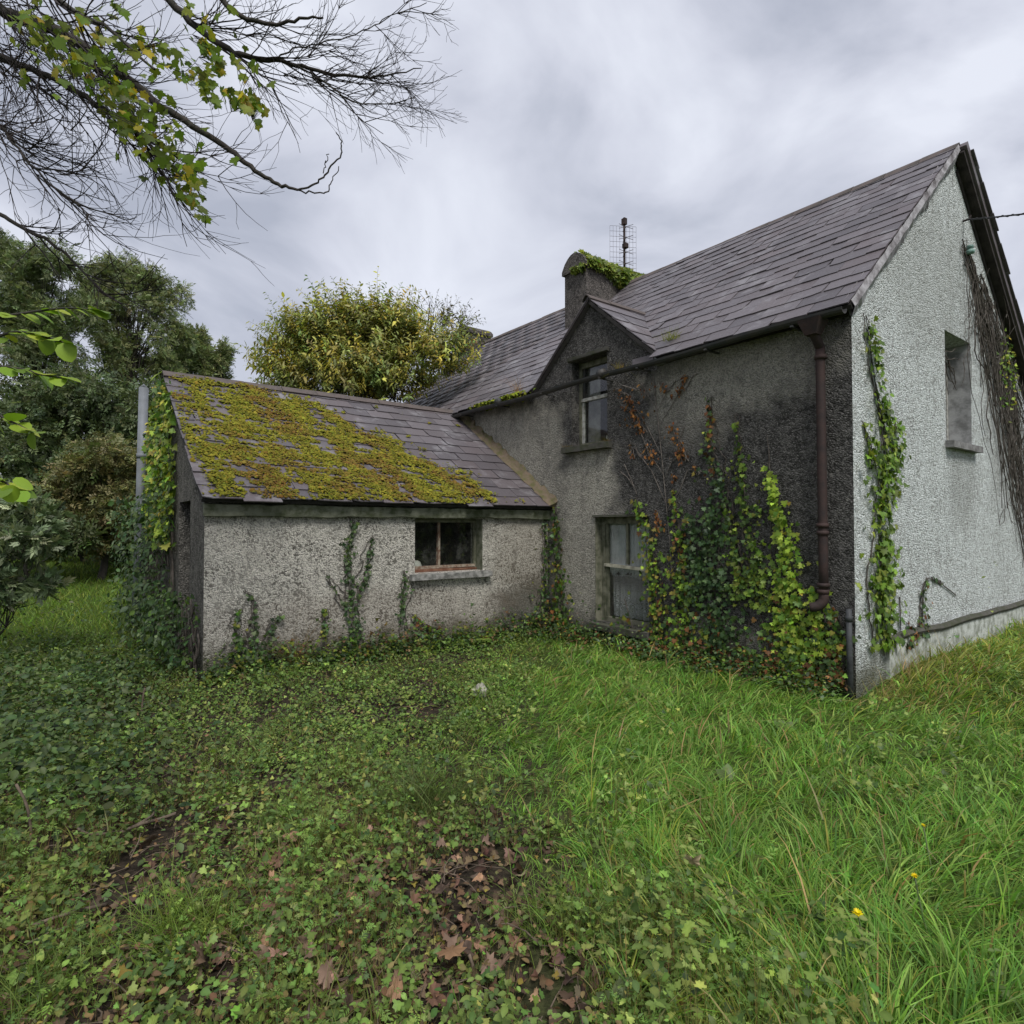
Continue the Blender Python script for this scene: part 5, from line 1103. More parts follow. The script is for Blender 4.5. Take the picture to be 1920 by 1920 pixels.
for (x0, y0, x1, y1, n_, sp_x, dd) in ((55, 20, 100, 120, 34, 30, 3.6), (100, 60, 200, 110, 34, 26, 3.9), (180, 140, 230, 190, 22, 16, 4.0), (210, 150, 340, 290, 60, 26, 4.1), (330, 290, 380, 380, 26, 14, 4.2), (255, 60, 330, 120, 22, 18, 4.5), (400, 60, 500, 190, 44, 14, 4.6), (340, 120, 430, 170, 22, 16, 4.6), (370, 10, 410, 40, 14, 14, 4.6), (180, 0, 240, 40, 16, 18, 4.3)):
    for i in range(n_):
        f_ = r.random(); lv.append(pix(x0+(x1-x0)*f_+r.normal(0, sp_x), y0+(y1-y0)*f_+r.normal(0, sp_x), dd+r.normal(0, .25)))
SYC = [(.16, .23, .035), (.12, .19, .03), (.22, .27, .045), (.38, .31, .04), (.09, .14, .03)]
vc = palette(14, SYC, [4, 4, 3, 2, 2], .15, r); mv = [mesh_np('leaf', T_SYC[0]*(1+r.normal(0, .06, 3)), T_SYC[1], M_CANOPY, np.repeat(vc[i:i+1], len(T_SYC[0]), 0)) for i in range(14)]
allt = np.concatenate([p for p, _ in tw]); pet = []
for p in lv:
    k = int(np.argmin(((allt-p)**2).sum(1))); a = allt[k]; p = a+(p-a)*min(1, .09/(np.linalg.norm(p-a)+1e-6)) if np.linalg.norm(p-a) < .35 else p
    if np.linalg.norm(p-a) > .10:
        m_ = (a+p)/2+np.array((0, 0, .03)); pet.append((smooth_path([a, m_, p], 3), np.full(7, .0022)))
    else: pet.append((np.array([a, p]), np.full(2, .0014)))
    y = np.array((r.normal(.15, .5), r.normal(0, .5), -1+r.normal(0, .4))); y /= np.linalg.norm(y); nr = rdir(1, .6, 1, r)[0]+np.array((0, -.5, 0)); x = np.cross(y, nr); x /= np.linalg.norm(x); z = np.cross(x, y); s = r.uniform(.038, .07)
    l = ob('leaf', mv[int(r.integers(0, 14))], oh); b = np.array(oh['_b']); l.matrix_local = frame_mat(p-b, x*s, y*s, z*s)
ex_ = []
for (x0, y0, x1, y1, n_, w_) in ((50, 20, 110, 110, 60, 26), (120, 70, 210, 120, 50, 22), (190, 150, 260, 240, 60, 20), (250, 210, 380, 380, 110, 20), (400, 90, 500, 200, 70, 12), (260, 70, 330, 120, 30, 14), (340, 120, 440, 180, 40, 14)):
    for i in range(n_): f_ = r.random(); ex_.append(pix(x0+(x1-x0)*f_+r.normal(0, w_), y0+(y1-y0)*f_+r.normal(0, w_), 4.3+r.normal(0, .22)))
ex_ = np.array(ex_); kk = [int(np.argmin(((allt-p)**2).sum(1))) for p in ex_]; dd_ = allt[kk]-ex_; dn_ = np.linalg.norm(dd_, axis=1)[:, None]; ex_ = ex_+dd_*np.clip(1-.14/(dn_+1e-6), 0, 1); n = len(ex_)
for a, p in zip(allt[kk], ex_): pet.append((np.array([a, p]), np.full(2, .0013)))
v, f, c = scatter(T_SYC, ex_, np.array((.1, 0, -1.))+r.normal(0, .5, (n, 3)), np.array((0, -.5, .4))+r.normal(0, .6, (n, 3)), r.uniform(.03, .065, n), palette(n, SYC, [4, 4, 3, 2, 2], .2, r)); part('foliage', mesh_np('foliage', v, f, M_CANOPY, c), oh)['kind'] = 'stuff'
v, f = tubes_np(pet, 3); part('leaf_stalks', mesh_np('leaf_stalks', v, f, M_TWIG), oh)['kind'] = 'stuff'
# ---- lime-leaved sapling at the left edge ------------------------------
sap = thing('lime_sapling', 'near sapling with bright lime-green leaves poking in at the left edge', 'sapling', (-2.35, 2.25, .1), None, False)
ss = [smooth_path([(-2.35, 2.25, 0), (-2.3, 2.25, 1.0), (-2.25, 2.25, 1.9), (-2.3, 2.2, 2.7)], 4)]
bx = [[(-120, 640), (-20, 600), (60, 585), (120, 578), (175, 580)], [(-120, 700), (-20, 640), (30, 622), (75, 630), (120, 642)], [(-120, 730), (-20, 690), (40, 692), (75, 702), (115, 708)], [(-100, 940), (-30, 900), (10, 905), (25, 925)], [(-120, 780), (-30, 770), (20, 790), (60, 810)]]
ll = []
for q_ in bx:
    P = smooth_path(lp(q_, 2.2, 2.1), 4); k = P[0]; j = int(np.argmin(((ss[0]-k)**2).sum(1))); ss.append(np.vstack([ss[0][j:j+1], P]))
    for i in range(4, len(P)): ll.append((P[i], i/len(P)))
    ll.append((P[-1], 1)); 
for i in range(3): ll.append((pix(18+r.normal(0, 10), 925+r.normal(0, 18), 1.75), .5))
v, f = tubes_np([(p, np.linspace(.016 if i == 0 else .006, .003, len(p))) for i, p in enumerate(ss)], 6); part('stem', mesh_np('stem', v, f, M_BARK, smooth=True), sap)
T_ROUND = leaf_t([(0, 0), (.28, .08), (.46, .34), (.44, .62), (.26, .88), (0, 1), (-.26, .88), (-.44, .62), (-.46, .34), (-.28, .08)], .12, .25, .5)
vc = palette(6, [(.17, .27, .03), (.22, .31, .04), (.13, .21, .025)], None, .15, r); mv = [mesh_np('leaf', T_ROUND[0], T_ROUND[1], M_LEAF, np.repeat(vc[i:i+1], len(T_ROUND[0]), 0), True) for i in range(6)]
for p, f_ in ll:
    y = np.array((.6+r.normal(0, .5), r.normal(0, .5), -.25+r.normal(0, .25))); y /= np.linalg.norm(y); nr = np.array((r.normal(0, .3), -.35+r.normal(0, .25), 1)); x = np.cross(y, nr); x /= np.linalg.norm(x); z = np.cross(x, y); s = r.uniform(.048, .075)
    l = ob('leaf', mv[int(r.integers(0, 6))], sap); l.matrix_local = frame_mat(np.array(p)-np.array(sap['_b']), x*s, y*s, z*s)
# ================================================================== GROUND VEGETATION
r = np.random.default_rng(301)
def gb(y): return np.interp(y, [1.5, 2.2, 3.0, 4.6, 6.0, 8.0, 10], [.45, .30, -.02, -.75, -.5, .0, .3])     # left limit of the lush grass
def free(x, y, m=.06):
    s = (x-C[0])*V[0]+(y-C[1])*V[1]; t = (x-C[0])*U[0]+(y-C[1])*U[1]
    return ~(((s > -m) & (s < W_+m) & (t > -m) & (t < LEN+m)) | ((s > AS-m) & (s < m) & (t > AF-m) & (t < AB+m)))
def inview(x, y, pad=.6): return (np.abs(x) < .90*y+pad) & (y > 1.1)
def cands(n, x0, x1, y0, y1, fall=3.0, pw_=1.0):
    x = r.uniform(x0, x1, n); y = r.uniform(y0, y1, n); d = np.hypot(x, y); k = inview(x, y) & free(x, y) & (r.random(n) < np.minimum(1, (fall/d)**pw_)); return x[k], y[k]
# lush grass
x, y = cands(480000, -1.2, 11, 1.2, 13.5, 3.4, 1.15)
g = x-gb(y)+.75*wav(x, y, 2.4)+.4*wav(y, x, 5)+r.normal(0, .2, len(x)); k = g > 0; x, y = x[k], y[k]
s_h = (x-C[0])*V[0]+(y-C[1])*V[1]; t_h = (x-C[0])*U[0]+(y-C[1])*U[1]
dw = np.minimum(np.where(t_h < 5, np.abs(s_h), 9), np.where(s_h > 0, np.abs(t_h), 9))     # distance from house walls
patch = wav(x, y, 1.7); clump = wav(y, x, 5.5)
k = (r.random(len(x)) < .45+.55*sstep(patch+.6*clump, -.5, .4)) & ~((r.random(len(x)) < .8) & (dw < .30) & (s_h < 0)); x, y, patch, clump, s_h, t_h = x[k], y[k], patch[k], clump[k], s_h[k], t_h[k]; n = len(x)
dist = np.hypot(x, y)
# blades gather in tufts: each leans away from its own tuft's middle
cx_, cy_ = cands(26000, -1.6, 11, 1.0, 13.5, 3.4, 1.0); cell = .11; gxi = {}
for i, (a, b) in enumerate(zip((cx_/cell).astype(int), (cy_/cell).astype(int))): gxi.setdefault((a, b), i)
key = list(zip((x/cell).astype(int), (y/cell).astype(int))); ti = np.array([gxi.get(q_, -1) for q_ in key]); has = ti >= 0; ti = np.where(has, ti, 0)
tl_ = np.exp(r.normal(0, .35, len(cx_))); tdx = r.normal(0, .35, len(cx_)); tdy = r.normal(0, .35, len(cx_)); tcol = r.normal(0, .16, len(cx_))
ox, oy = np.where(has, x-cx_[ti], 0), np.where(has, y-cy_[ti], 0)
x = np.where(has, x-ox*.45, x); y = np.where(has, y-oy*.45, y)
ln = (.185+.06*patch+.06*clump)*np.exp(r.normal(0, .34, n))*np.where(has, tl_[ti], .75); ln = np.clip(ln, .04, .38)*(.75+.35*sstep(x-gb(y), 0, 1.2))
swirl = wav(x*.8, y*.8, 1.3)*2.6+.5
d = np.stack([np.cos(swirl)*.42+.16+ox*4.5+np.where(has, tdx[ti], 0)+r.normal(0, .28, n), np.sin(swirl)*.30+.12+oy*4.5+np.where(has, tdy[ti], 0)+r.normal(0, .28, n), 1.05+r.normal(0, .25, n)], 1)
c1 = palette(n, [(.13, .28, .05), (.17, .32, .06), (.10, .235, .045), (.21, .34, .09)], None, .2, r); c2 = palette(n, [(.24, .29, .055), (.28, .29, .085), (.19, .27, .04)], None, .2, r)
yl = sstep(s_h+.8*patch, -.3, 1.2)*.55+.07+.35*sstep(gb(y)+1.3-x, 0, 1)*sstep(patch, -.2, .5); cg = np.where((r.random(n) < yl)[:, None], c2, c1)
dry = r.random(n) < .035+.18*((s_h > -.3) & (s_h < 1.4) & (t_h > -.8) & (t_h < .2)); cg[dry] = palette(dry.sum(), [(.34, .28, .15), (.26, .2, .1)], None, .2, r)
ln = np.where(dry, ln*1.35, ln); cg = cg*np.exp(np.where(has, tcol[ti], 0))[:, None]
v, f, c = blades(np.stack([x, y, gz(x, y)-.01], 1), d, ln, (.0042+.0011*dist)*np.exp(r.normal(0, .25, n)), cg, .55, 3, r)
tag(ob('grass', mesh_np('grass', v, f, M_GRASS, c)), 'lush long green grass on the right of the yard', 'grass', kind='stuff')
# sparse grass among the weeds + the far lawn at left
x, y = cands(110000, -6, 1, 1.2, 9, 2.6, 1.3); k = (x < gb(y)+.4) & (wav(x, y, 3.1)+.7*wav(y, x, 7) > .14); x, y = x[k], y[k]
n = len(x); d = np.stack([r.normal(0, .4, n), r.normal(0, .4, n), np.full(n, 1.2)], 1); dist = np.hypot(x, y)
set1 = blades(np.stack([x, y, gz(x, y)-.01], 1), d, .15*np.exp(r.normal(0, .4, n)), (.0036+.0008*dist), palette(n, [(.10, .17, .035), (.14, .19, .05), (.20, .2, .09)], None, .22, r), .4, 4, r)
xx = r.uniform(-17, -2.5, 90000); yy = r.uniform(7.5, 22, 90000); k = free(xx, yy, .3) & inview(xx, yy, .5) & (xx < -.33*yy+.5) & (r.random(90000) < .75); x, y = xx[k], yy[k]; n = len(x)
d = np.stack([r.normal(0, .4, n), r.normal(0, .4, n), np.full(n, 1.1)], 1)
set2 = blades(np.stack([x, y, gz(x, y)-.01], 1), d, .17*np.exp(r.normal(0, .35, n)), np.full(n, .014), palette(n, [(.10, .19, .03), (.14, .24, .04), (.18, .24, .05)], None, .2, r), .4, 2, r)
v, f, c = cat(set1, set2); tag(ob('sparse_grass', mesh_np('sparse_grass', v, f, M_GRASS, c)), 'thin grass between the weeds and across the far left lawn', 'grass', kind='stuff')
# low leafy weeds: rosettes of lobed leaves
def rosettes(x, y, per, rad, h, size, cols, wts, tmpl, zoff=None):
    n = len(x); k = np.repeat(np.arange(n), per); m_ = len(k); a = r.uniform(0, 6.283, m_); rr = rad*np.sqrt(r.random(m_))
    X = x[k]+np.cos(a)*rr; Y = y[k]+np.sin(a)*rr; Z = gz(X, Y)+h*(.35+.65*r.random(m_))*np.exp(r.normal(0, .5, n)+.45*wav(x, y, 3.3))[k]
    if zoff is not None: Z = Z+zoff[k]*r.random(m_)
    ok = free(X, Y, .03); X, Y, Z, a, k = X[ok], Y[ok], Z[ok], a[ok], k[ok]; m_ = len(X)
    yd = np.stack([np.cos(a), np.sin(a), r.normal(-.1, .3, m_)], 1)+r.normal(0, .35, (m_, 3)); nr = np.stack([np.cos(a)*.3, np.sin(a)*.3, np.ones(m_)], 1)+r.normal(0, .28, (m_, 3)); nr[:, 1] -= .15; nr += r.normal(0, .25, (m_, 3))
    pc = (palette(n, cols, wts, .22, r)*np.exp(.30*wav(x, y, 2.1)+.2*wav(y, x, 5.2)-.06)[:, None])[k]*np.exp(r.normal(0, .16, (m_, 1)))
    lf = scatter(tmpl, np.stack([X, Y, Z], 1), yd, nr, size*np.exp(np.clip(r.normal(0, .35, m_), -.9, .5)), pc)
    q_ = np.hypot(X, Y) < 4.5; a3 = np.stack([x[k][q_], y[k][q_], gz(x[k][q_], y[k][q_])], 1); b3 = np.stack([X, Y, Z], 1)[q_]; nn = len(a3)
    if nn:
        w3_ = np.tile((.0013, 0, 0), (nn, 1)); vv = np.stack([a3-w3_, a3+w3_, b3], 1).reshape(-1, 3); lf = cat(lf, (vv, np.arange(nn*3).reshape(-1, 3), np.repeat(palette(nn, [(.14, .17, .06), (.18, .13, .07)], None, .2, r), 3, 0)))
    return lf
BUT = [(.135, .225, .055), (.18, .265, .068), (.10, .17, .045), (.23, .275, .085), (.06, .11, .036)]
x, y = cands(66000, -7, 1.5, 1.3, 9.5, 2.6, 1.0); k = (x < gb(y)+.3*r.normal(0, 1, len(x))+.45) & (.45*wav(x, y, 2.2)+.6*wav(y, x, 4.6)+.8*wav(x, y, 9)+.6*wav(y, x, 15)+.5*r.normal(0, .4, len(x)) > -.05-.15*sstep(y, 3, 6)); x, y = x[k], y[k]
litter = np.hypot((x+.5)/1.1, (y-2.4)/.8); k = (r.random(len(x)) < .62+.38*sstep(litter, .3, 1.3)); x, y = x[k], y[k]
nr_ = np.hypot(x, y) < 2.8; kd = r.random(len(x))+.25*wav(x, y, 2.9); T_FERN = spray_t(7, T_NARROW, .5, .9, np.random.default_rng(8)); A_, B_, C_ = nr_ & (kd < .55), (~nr_) & (kd < .55), kd >= .8; D_ = (kd >= .55) & (kd < .8)
w1 = cat(rosettes(x[A_], y[A_], 6, .075, .105, .0195, BUT, [4, 3, 3, 1.5, 2], T_BUT), rosettes(x[B_], y[B_], 5, .075, .105, .021, BUT, [4, 3, 3, 1.5, 2], T_BUTS), rosettes(x[C_], y[C_], 6, .07, .12, .030, [(.11, .20, .05), (.15, .24, .06)], None, T_FERN), rosettes(x[D_], y[D_], 6, .07, .09, .024, [(.10, .18, .05), (.14, .22, .06), (.08, .14, .045)], None, T_OVAL))
x, y = cands(16000, .0, 9, 1.3, 10, 2.6, 1.0); k = (x > gb(y)) & (wav(x, y, 2.7)+.6*wav(y, x, 6) > .30); x, y = x[k], y[k]
w2 = rosettes(x, y, 5, .07, .17, .024, BUT+[(.16, .22, .07)], None, T_BUT)
x, y = cands(2600, -6, 7, 1.4, 8, 2.8, 1.0); k = (wav(x, y, 2.0)+.8*wav(y, x, 5) > .22) & free(x, y, .15); x, y = x[k], y[k]; LP, LD, LN, LS, cl = [], [], [], [], []; stm = []
for i in range(len(x)):
    h = r.uniform(.10, .26); z = float(gz(x[i], y[i])); ld = r.normal(0, .18, 2); cc = palette(1, [(.13, .20, .06), (.17, .24, .08), (.10, .16, .05)], None, .15, r)[0]
    for j in range(5):
        f_ = .25+.75*j/4; q_ = np.array((x[i]+ld[0]*h*f_, y[i]+ld[1]*h*f_, z+h*f_)); a0 = j*1.57+r.normal(0, .3)
        for a in (a0, a0+3.14): LP.append(q_); LD.append((math.cos(a), math.sin(a), .15-.3*r.random())); LN.append((0, -.1, 1.)); LS.append(.05*(1.15-.6*f_)*r.uniform(.8, 1.2)); cl.append(cc*r.uniform(.85, 1.15))
w3 = scatter(T_OVAL, LP, np.array(LD), np.array(LN)+r.normal(0, .2, (len(LP), 3)), LS, np.array(cl))
v, f, c = cat(w1, w2, w3); tag(ob('weeds', mesh_np('weeds', v, f, M_LEAF, c)), 'low creeping lobed-leaf weeds covering the yard ground', 'weeds', kind='stuff')
# dark bramble and ivy carpet at left
x, y = cands(14000, -9, -.5, 3.0, 12, 4.5, .8)
mound = sstep(-x-(.55*y-.3), 0, 1.2)*sstep(y, 3.0, 4.2); near_end = np.exp(-(((x-HW(AS-.6, 6.5, 0)[0])/1.0)**2+((y-HW(AS-.6, 6.5, 0)[1])/1.6)**2))
wgt = np.maximum(mound, near_end); k = r.random(len(x)) < wgt; x, y, wgt = x[k], y[k], wgt[k]
farlawn = sstep(y, 7.0, 8.4); k = r.random(len(x)) > farlawn*.93; x, y, wgt = x[k], y[k], wgt[k]
v, f, c = rosettes(x, y, 8, .20, .16, .044, [(.05, .10, .035), (.075, .13, .05), (.035, .07, .03), (.10, .15, .06), (.06, .09, .03)], None, T_OVAL, zoff=.14*wgt)
tag(ob('bramble_carpet', mesh_np('bramble_carpet', v, f, M_LEAF, c)), 'dark bramble and ivy carpet at the left of the yard', 'bramble', kind='stuff')
# strip of weeds along the house foot
t_ = r.uniform(.1, 4.9, 900); s_ = -np.abs(r.normal(.18, .15, 900))-.04; P = C[None]+V[None]*s_[:, None]+U[None]*t_[:, None]
a_ = r.uniform(AS, -.1, 1100); b_ = AF-np.abs(r.normal(.12, .14, 1100))-.04; Q = C[None]+V[None]*a_[:, None]+U[None]*b_[:, None]
s1 = rosettes(P[:, 0], P[:, 1], 6, .10, .16, .042, DARKG+MIDG+BROWN, [3, 3, 3, 1, 2, 2, 2, 2, 1, 1, 1, 1, 1], T_OVAL); s2 = rosettes(Q[:, 0], Q[:, 1], 6, .10, .10, .034, DARKG+MIDG+[(.16, .2, .04), (.14, .09, .05)], None, T_BUTS, zoff=np.where(r.random(1100) < .3, .28, .05))
v, f, c = cat(s1, s2); tag(ob('wall_foot_weeds', mesh_np('wall_foot_weeds', v, f, M_LEAF, c)), 'tangled weeds along the foot of the walls', 'weeds', kind='stuff')
# fallen leaves: fine litter, then single large leaves
n = 2600; x = r.normal(-.55, .95, n); y = 1.5+np.abs(r.normal(.6, .9, n)); k = inview(x, y) & (x < gb(y)+.35); x, y = x[k], y[k]; n = len(x)
set1 = scatter(T_DRY, np.stack([x, y, gz(x, y)+.012+.02*r.random(n)], 1), rdir(n, 0, 1, r)*np.array((1, 1, .25)), rdir(n, 2.2, 1, r), r.uniform(.02, .05, n), palette(n, [(.115, .078, .062), (.066, .046, .04), (.16, .11, .09), (.21, .16, .12), (.22, .18, .05)], [4, 4, 3, 2, .5], .25, r))
n = 2500; x, y = cands(22000, -6.5, 1, 1.3, 8.5, 2.5, 1); n = len(x); k = x < gb(y); x, y = x[k], y[k]; n = len(x)
set2 = scatter(T_OVAL, np.stack([x, y, gz(x, y)+.015+.09*r.random(n)], 1), rdir(n, 0, 1, r)*np.array((1, 1, .3)), rdir(n, 2, 1, r), r.uniform(.014, .036, n), palette(n, [(.13, .085, .055), (.19, .14, .08), (.26, .21, .06), (.09, .065, .045), (.13, .115, .06)], [4, 3, .5, 4, 2], .25, r))
v, f, c = cat(set1, set2); tag(ob('leaf_litter', mesh_np('leaf_litter', v, f, M_DRYLEAF, c)), 'fine brown leaf litter on the bare soil in the foreground', 'litter', kind='stuff')
vc = np.vstack([palette(8, [(.26, .165, .135), (.19, .115, .095), (.32, .235, .19), (.13, .085, .075)], None, .12, r), [(.48, .38, .24)]]); mv = [mesh_np('fallen_leaf', T_DRY[0]*(1+r.normal(0, .08, 3))+np.stack([r.normal(0, .035, len(T_DRY[0])), r.normal(0, .035, len(T_DRY[0])), .12*np.sin(T_DRY[0][:, 0]*5+i)+.10*np.sin(T_DRY[0][:, 1]*6+2*i)+r.normal(0, .05, len(T_DRY[0]))], 1), T_DRY[1], M_DRYLEAF, vc[i]*np.clip(1+r.normal(0, .28, (len(T_DRY[0]), 1)), .45, 1.5)) for i in range(9)]
named = {(600, 1875): 'largest pale brown fallen leaf at the bottom edge, left of centre', (660, 1885): 'tan fallen leaf at the bottom edge, right beside the largest one', (850, 1840): 'broad purplish-brown fallen leaf at the bottom, below the grass edge', (1292, 1668): 'pale beige fallen leaf caught alone in the long grass', (910, 1600): 'single brown fallen leaf right of the pair on the bare soil', (822, 1605): 'bright brown fallen leaf on bare soil in the yard middle'}
spots = list(named)+[(r.normal(690, 190), r.uniform(1540, 1905)) for _ in range(62)]
for p in spots:
    x, y = pgrd(p[0], p[1], .17); z = float(gz(x, y)); big = p in named; lift = .17 if p == (1292, 1668) else (.11 if big else .045+.06*r.random())
    yv = rdir(1, 0, 1, r)[0]*np.array((1, 1, .3)); yv /= np.linalg.norm(yv); nr = rdir(1, 2.2 if not big else 3, 1, r)[0]+np.array((0, -.4, 0)); xv = np.cross(yv, nr); xv /= np.linalg.norm(xv); zv = np.cross(xv, yv); s = r.uniform(.07, .09) if big else r.uniform(.04, .07)
    s = .06 if p == (1292, 1668) else s; l = ob('fallen_leaf', mv[8] if p == (1292, 1668) else mv[int(r.integers(0, 3 if big else 8))]); l.matrix_world = frame_mat((x, y, z+lift), xv*s, yv*s, zv*s)
    tag(l, named.get(p, 'dry brown curled leaf among the scattered fallen leaves in the foreground'), 'leaf', 'fallen leaves on the foreground soil')
# tussocks, dandelions, docks, fern, sticks, stone
for lab, px, py, n_, h, cols in (('dark grass tussock at the left edge of the long grass', 795, 1500, 620, .42, [(.07, .11, .03), (.10, .14, .05)]), ('bright grass tuft in the left foreground beside the leaf litter', 330, 1760, 520, .30, [(.12, .2, .04), (.16, .24, .05)]),
    ('grass tuft in the bottom left corner', 60, 1890, 420, .28, [(.10, .17, .04), (.14, .2, .05)]), ('upright grass tuft beside the brown leaves at bottom centre', 1050, 1750, 300, .28, [(.11, .19, .04), (.15, .23, .05)]), ('small grass clump between the weeds left of the dark tussock', 545, 1530, 260, .26, [(.11, .18, .04)])):
    x, y = pgrd(px, py, .13); tuft('grass_tussock', lab, 'grass', (x, y, float(gz(x, y))-.01), n_, h, cols, px, .5, 1, .028, r0=.10, house=False, droop=.5)
def dandelion(label, px, py, seed, fs=.021):
    x, y = pgrd(px, py, .36); z = float(gz(x, y)); r2 = np.random.default_rng(seed); t = thing('dandelion', label, 'flower', (x, y, z), 'dandelions in the grass', False)
    top = np.array((x, y, .36)); part('stalk', MB().tube(smooth_path([(x+.04, y-.02, z-.01), (x+.02, y-.01, z+.1), top], 4), .0032, 6).mesh('stalk', simple('stalk_green', (.16, .21, .09), .6), True), t)
    n_ = 60; a = r2.uniform(0, 6.283, n_); el = r2.uniform(.05, 1.1, n_); d = np.stack([np.cos(a)*np.cos(el), np.sin(a)*np.cos(el), np.sin(el)], 1)
    v, f, c = scatter(T_LANC, np.repeat(top[None], n_, 0), d, np.array((0, 0, 1.))+r2.normal(0, .3, (n_, 3)), fs, palette(n_, [(.88, .74, .02), (.85, .66, .015)], None, .08, r2)); part('petals', mesh_np('petals', v, f, M_LEAF, c), t)['kind'] = 'stuff'
dandelion('largest yellow dandelion, nearest the camera in the right grass', 1608, 1714, 1); dandelion('small yellow dandelion just above the largest one', 1715, 1643, 2, .014); dandelion('tiny distant yellow dandelion farthest back in the right grass', 1731, 1548, 3, .011)
def dock(label, px, py, n_, size, seed, cols):
    x, y = pgrd(px, py, .13); z = float(gz(x, y)); r2 = np.random.default_rng(seed); t = thing('dock_plant', label, 'weed', (x, y, z), None, False); vc = palette(3, cols, None, .1, r2)
    for i in range(n_):
        a = r2.uniform(-.4, 3.5) if n_ > 1 else 1.6; yv = np.array((math.cos(a)*.6, math.sin(a)*.6-.2, .75)); yv /= np.linalg.norm(yv); nr = np.array((-yv[0]*.3, -.8, .5)); xv = np.cross(yv, nr); xv /= np.linalg.norm(xv); zv = np.cross(xv, yv); s = size*r2.uniform(.8, 1.15)
        me = mesh_np('leaf', T_OVAL[0]*np.array((1.0, 1, 1)), T_OVAL[1], M_LEAF, np.repeat(vc[i % 3:i % 3+1], len(T_OVAL[0]), 0), True); l = ob('leaf', me, t); l.matrix_local = frame_mat((0, 0, -.01), xv*s, yv*s, zv*s)
dock('broad grey-green dock leaf standing at the bottom, right of centre', 1246, 1900, 1, .14, 1, [(.10, .16, .07)]); dock('long grey-green dock leaves at the very bottom beside the leaf litter', 1165, 1915, 3, .12, 2, [(.12, .17, .09), (.1, .15, .06)])
dock('cluster of pale dock leaves in the middle of the long grass', 1395, 1620, 5, .11, 3, [(.13, .19, .08), (.1, .16, .05)]); dock('dock leaves in the grass below the downpipe', 1470, 1340, 6, .12, 4, [(.13, .19, .06), (.1, .17, .05)]); dock('dock plant in the grass in front of the dark wall', 1365, 1440, 6, .11, 5, [(.12, .18, .07)])
for lab, px, py, sd_ in (('green fern beside the outbuilding wall foot near the inner corner', 880, 1225, 1), ('pale fern frond left of the first fern by the outbuilding', 835, 1232, 2)):
    s_, _ = pann(px, 1200); p = HW(s_, AF-.28, 0); r2 = np.random.default_rng(sd_); t = thing('fern', lab, 'fern', tuple(p), None, False); b = []
    for i in range(7 if sd_ == 1 else 4):
        a = r2.uniform(0, 6.28); L_ = r2.uniform(.35, .5)
        for j in range(10):
            f_ = (j+2)/12; q_ = np.array(p)+np.array((math.cos(a)*L_*f_, math.sin(a)*L_*f_, L_*(1.0*f_-.75*f_*f_)+.02))
            for sg in (-1, 1): b.append((q_, np.array((-math.sin(a)*sg, math.cos(a)*sg, -.1))+.35*np.array((math.cos(a), math.sin(a), 0)), .13*(1-f_)+.015))
    v, f, c = scatter(T_LANC, [q_[0] for q_ in b], np.array([q_[1] for q_ in b]), np.tile((0, -.2, 1.), (len(b), 1))+r2.normal(0, .1, (len(b), 3)), np.array([q_[2] for q_ in b]), palette(len(b), [(.11, .19, .04), (.15, .22, .05)], None, .15, r2)); part('fronds', mesh_np('fronds', v, f, M_LEAF, c), t)['kind'] = 'stuff'
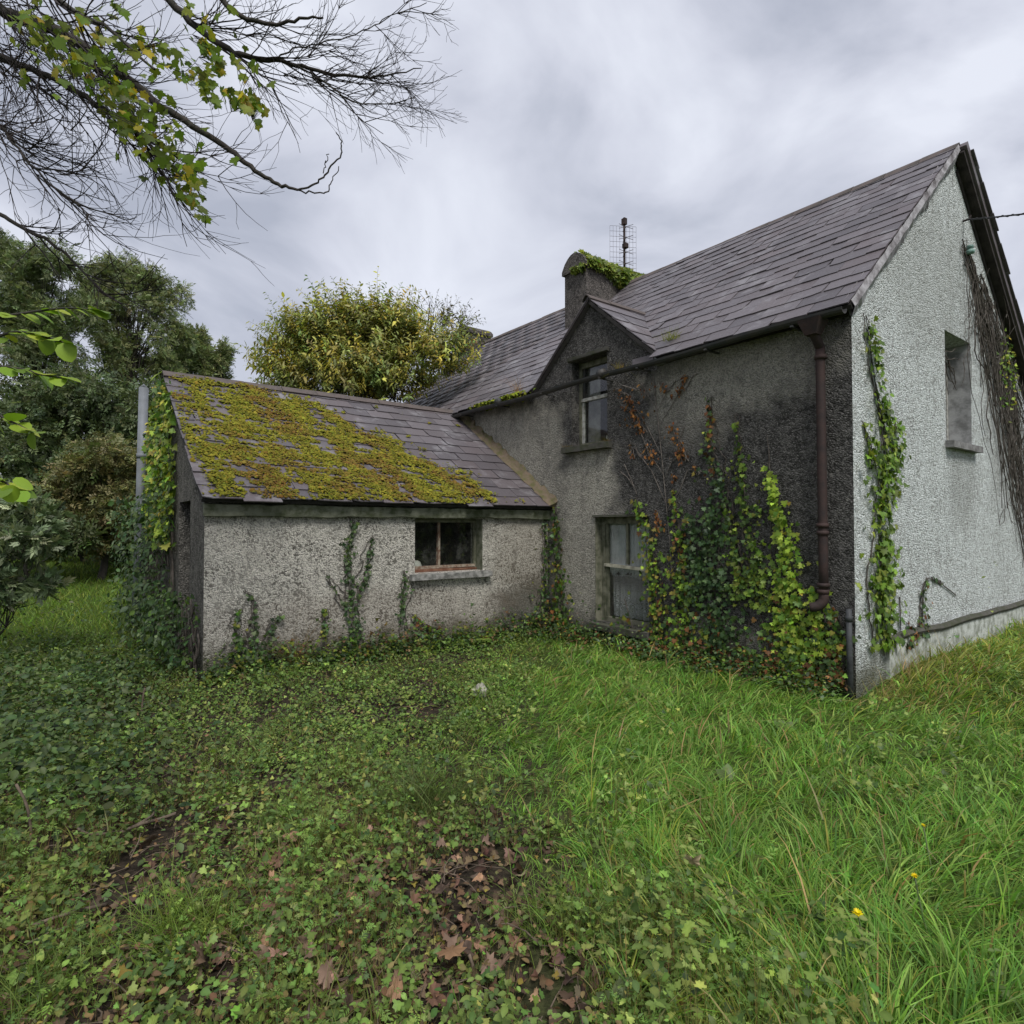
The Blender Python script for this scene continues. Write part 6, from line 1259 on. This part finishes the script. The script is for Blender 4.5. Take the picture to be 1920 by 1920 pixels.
for lab, pts, rad in (('long pale fallen stick slanting in front of the left wall corner', [(215, 1262), (270, 1275), (310, 1292)], .008), ('upright dead bramble cane in the left weeds', [(262, 1345), (268, 1310), (272, 1290)], .008), ('curved dead twig on the soil at left', [(215, 1550), (260, 1535), (300, 1515), (330, 1510)], .009),
    ('forked dead twig in the middle of the left twig patch', [(140, 1530), (170, 1555), (230, 1540), (280, 1520), (290, 1500)], .007), ('arched dead bramble cane at the left edge', [(30, 1470), (50, 1510), (58, 1560), (55, 1585)], .007), ('thin brown twig standing at bottom centre', [(882, 1860), (888, 1820), (880, 1790)], .006), ('long thin dead twig lying left of the dark tussock', [(390, 1500), (420, 1490), (450, 1480)], .007), ('dead twig along the left foreground soil', [(60, 1735), (130, 1720), (200, 1690)], .007)):
    P = []; 
    for i, (px, py) in enumerate(pts): x, y = pgrd(px, py, .2); P.append((x, y, float(gz(x, y))+.06+.02*(i % 2)))
    up_ = abs(pts[0][0]-pts[-1][0]) < 40
    if up_:
        x, y = pgrd(*max(pts, key=lambda q_: q_[1]), .1); P = [np.array((*(pix(px, py, y)[:2]), max(pix(px, py, y)[2], float(gz(x, y))-.02))) for px, py in sorted(pts, key=lambda q_: -q_[1])]; P[0][2] = float(gz(x, y))-.03
    o = ob('dead_stick', MB().tube(smooth_path(P, 4), rad, 6).mesh('dead_stick', M_STICK, True)); tag(o, lab, 'stick')
tl2 = []
x, y = cands(2600, -6, .6, 1.3, 8, 2.6, 1.0); k = (x < gb(y)) ; x, y = x[k], y[k]
for a, b in zip(x, y):
    L_ = r.uniform(.05, .28); th = r.uniform(0, 6.28); q_ = np.array([(a+math.cos(th)*L_*f_+r.normal(0, .006), b+math.sin(th)*L_*f_+r.normal(0, .006), 0) for f_ in (0, .35, .7, 1)]); q_[:, 2] = gz(q_[:, 0], q_[:, 1])+.012+.05*r.random()*np.array((.2, 1, 1.2, .6)); tl2.append((q_, np.linspace(.0035, .0015, 4)*r.uniform(.6, 1.3)))
v, f = tubes_np(tl2, 4); tag(ob('twig_litter', mesh_np('twig_litter', v, f, M_STICK)), 'fine dead twigs strewn over the soil on the left', 'twigs', kind='stuff')
x, y = pgrd(900, 1294, .07); r2 = np.random.default_rng(3)
import bmesh
bm = bmesh.new(); bmesh.ops.create_icosphere(bm, subdivisions=3, radius=1)
for v_ in bm.verts: q_ = v_.co; k = 1+.13*math.sin(q_.x*4+1)+.1*math.sin(q_.y*5+2)+.08*math.sin(q_.z*7); v_.co = Vector((x+q_.x*.085*k, y+q_.y*.07*k, float(gz(x, y))+.07+q_.z*.075*k))
me = bpy.data.meshes.new('stone'); bm.to_mesh(me); bm.free(); me.materials.append(M_STONE); tag(ob('stone', me), 'pale cream stone lying on the bare ground before the outbuilding', 'stone')
# ------------------------------------------------------------------ tidy
for o in bpy.data.objects:
    if '_b' in o: del o['_b']
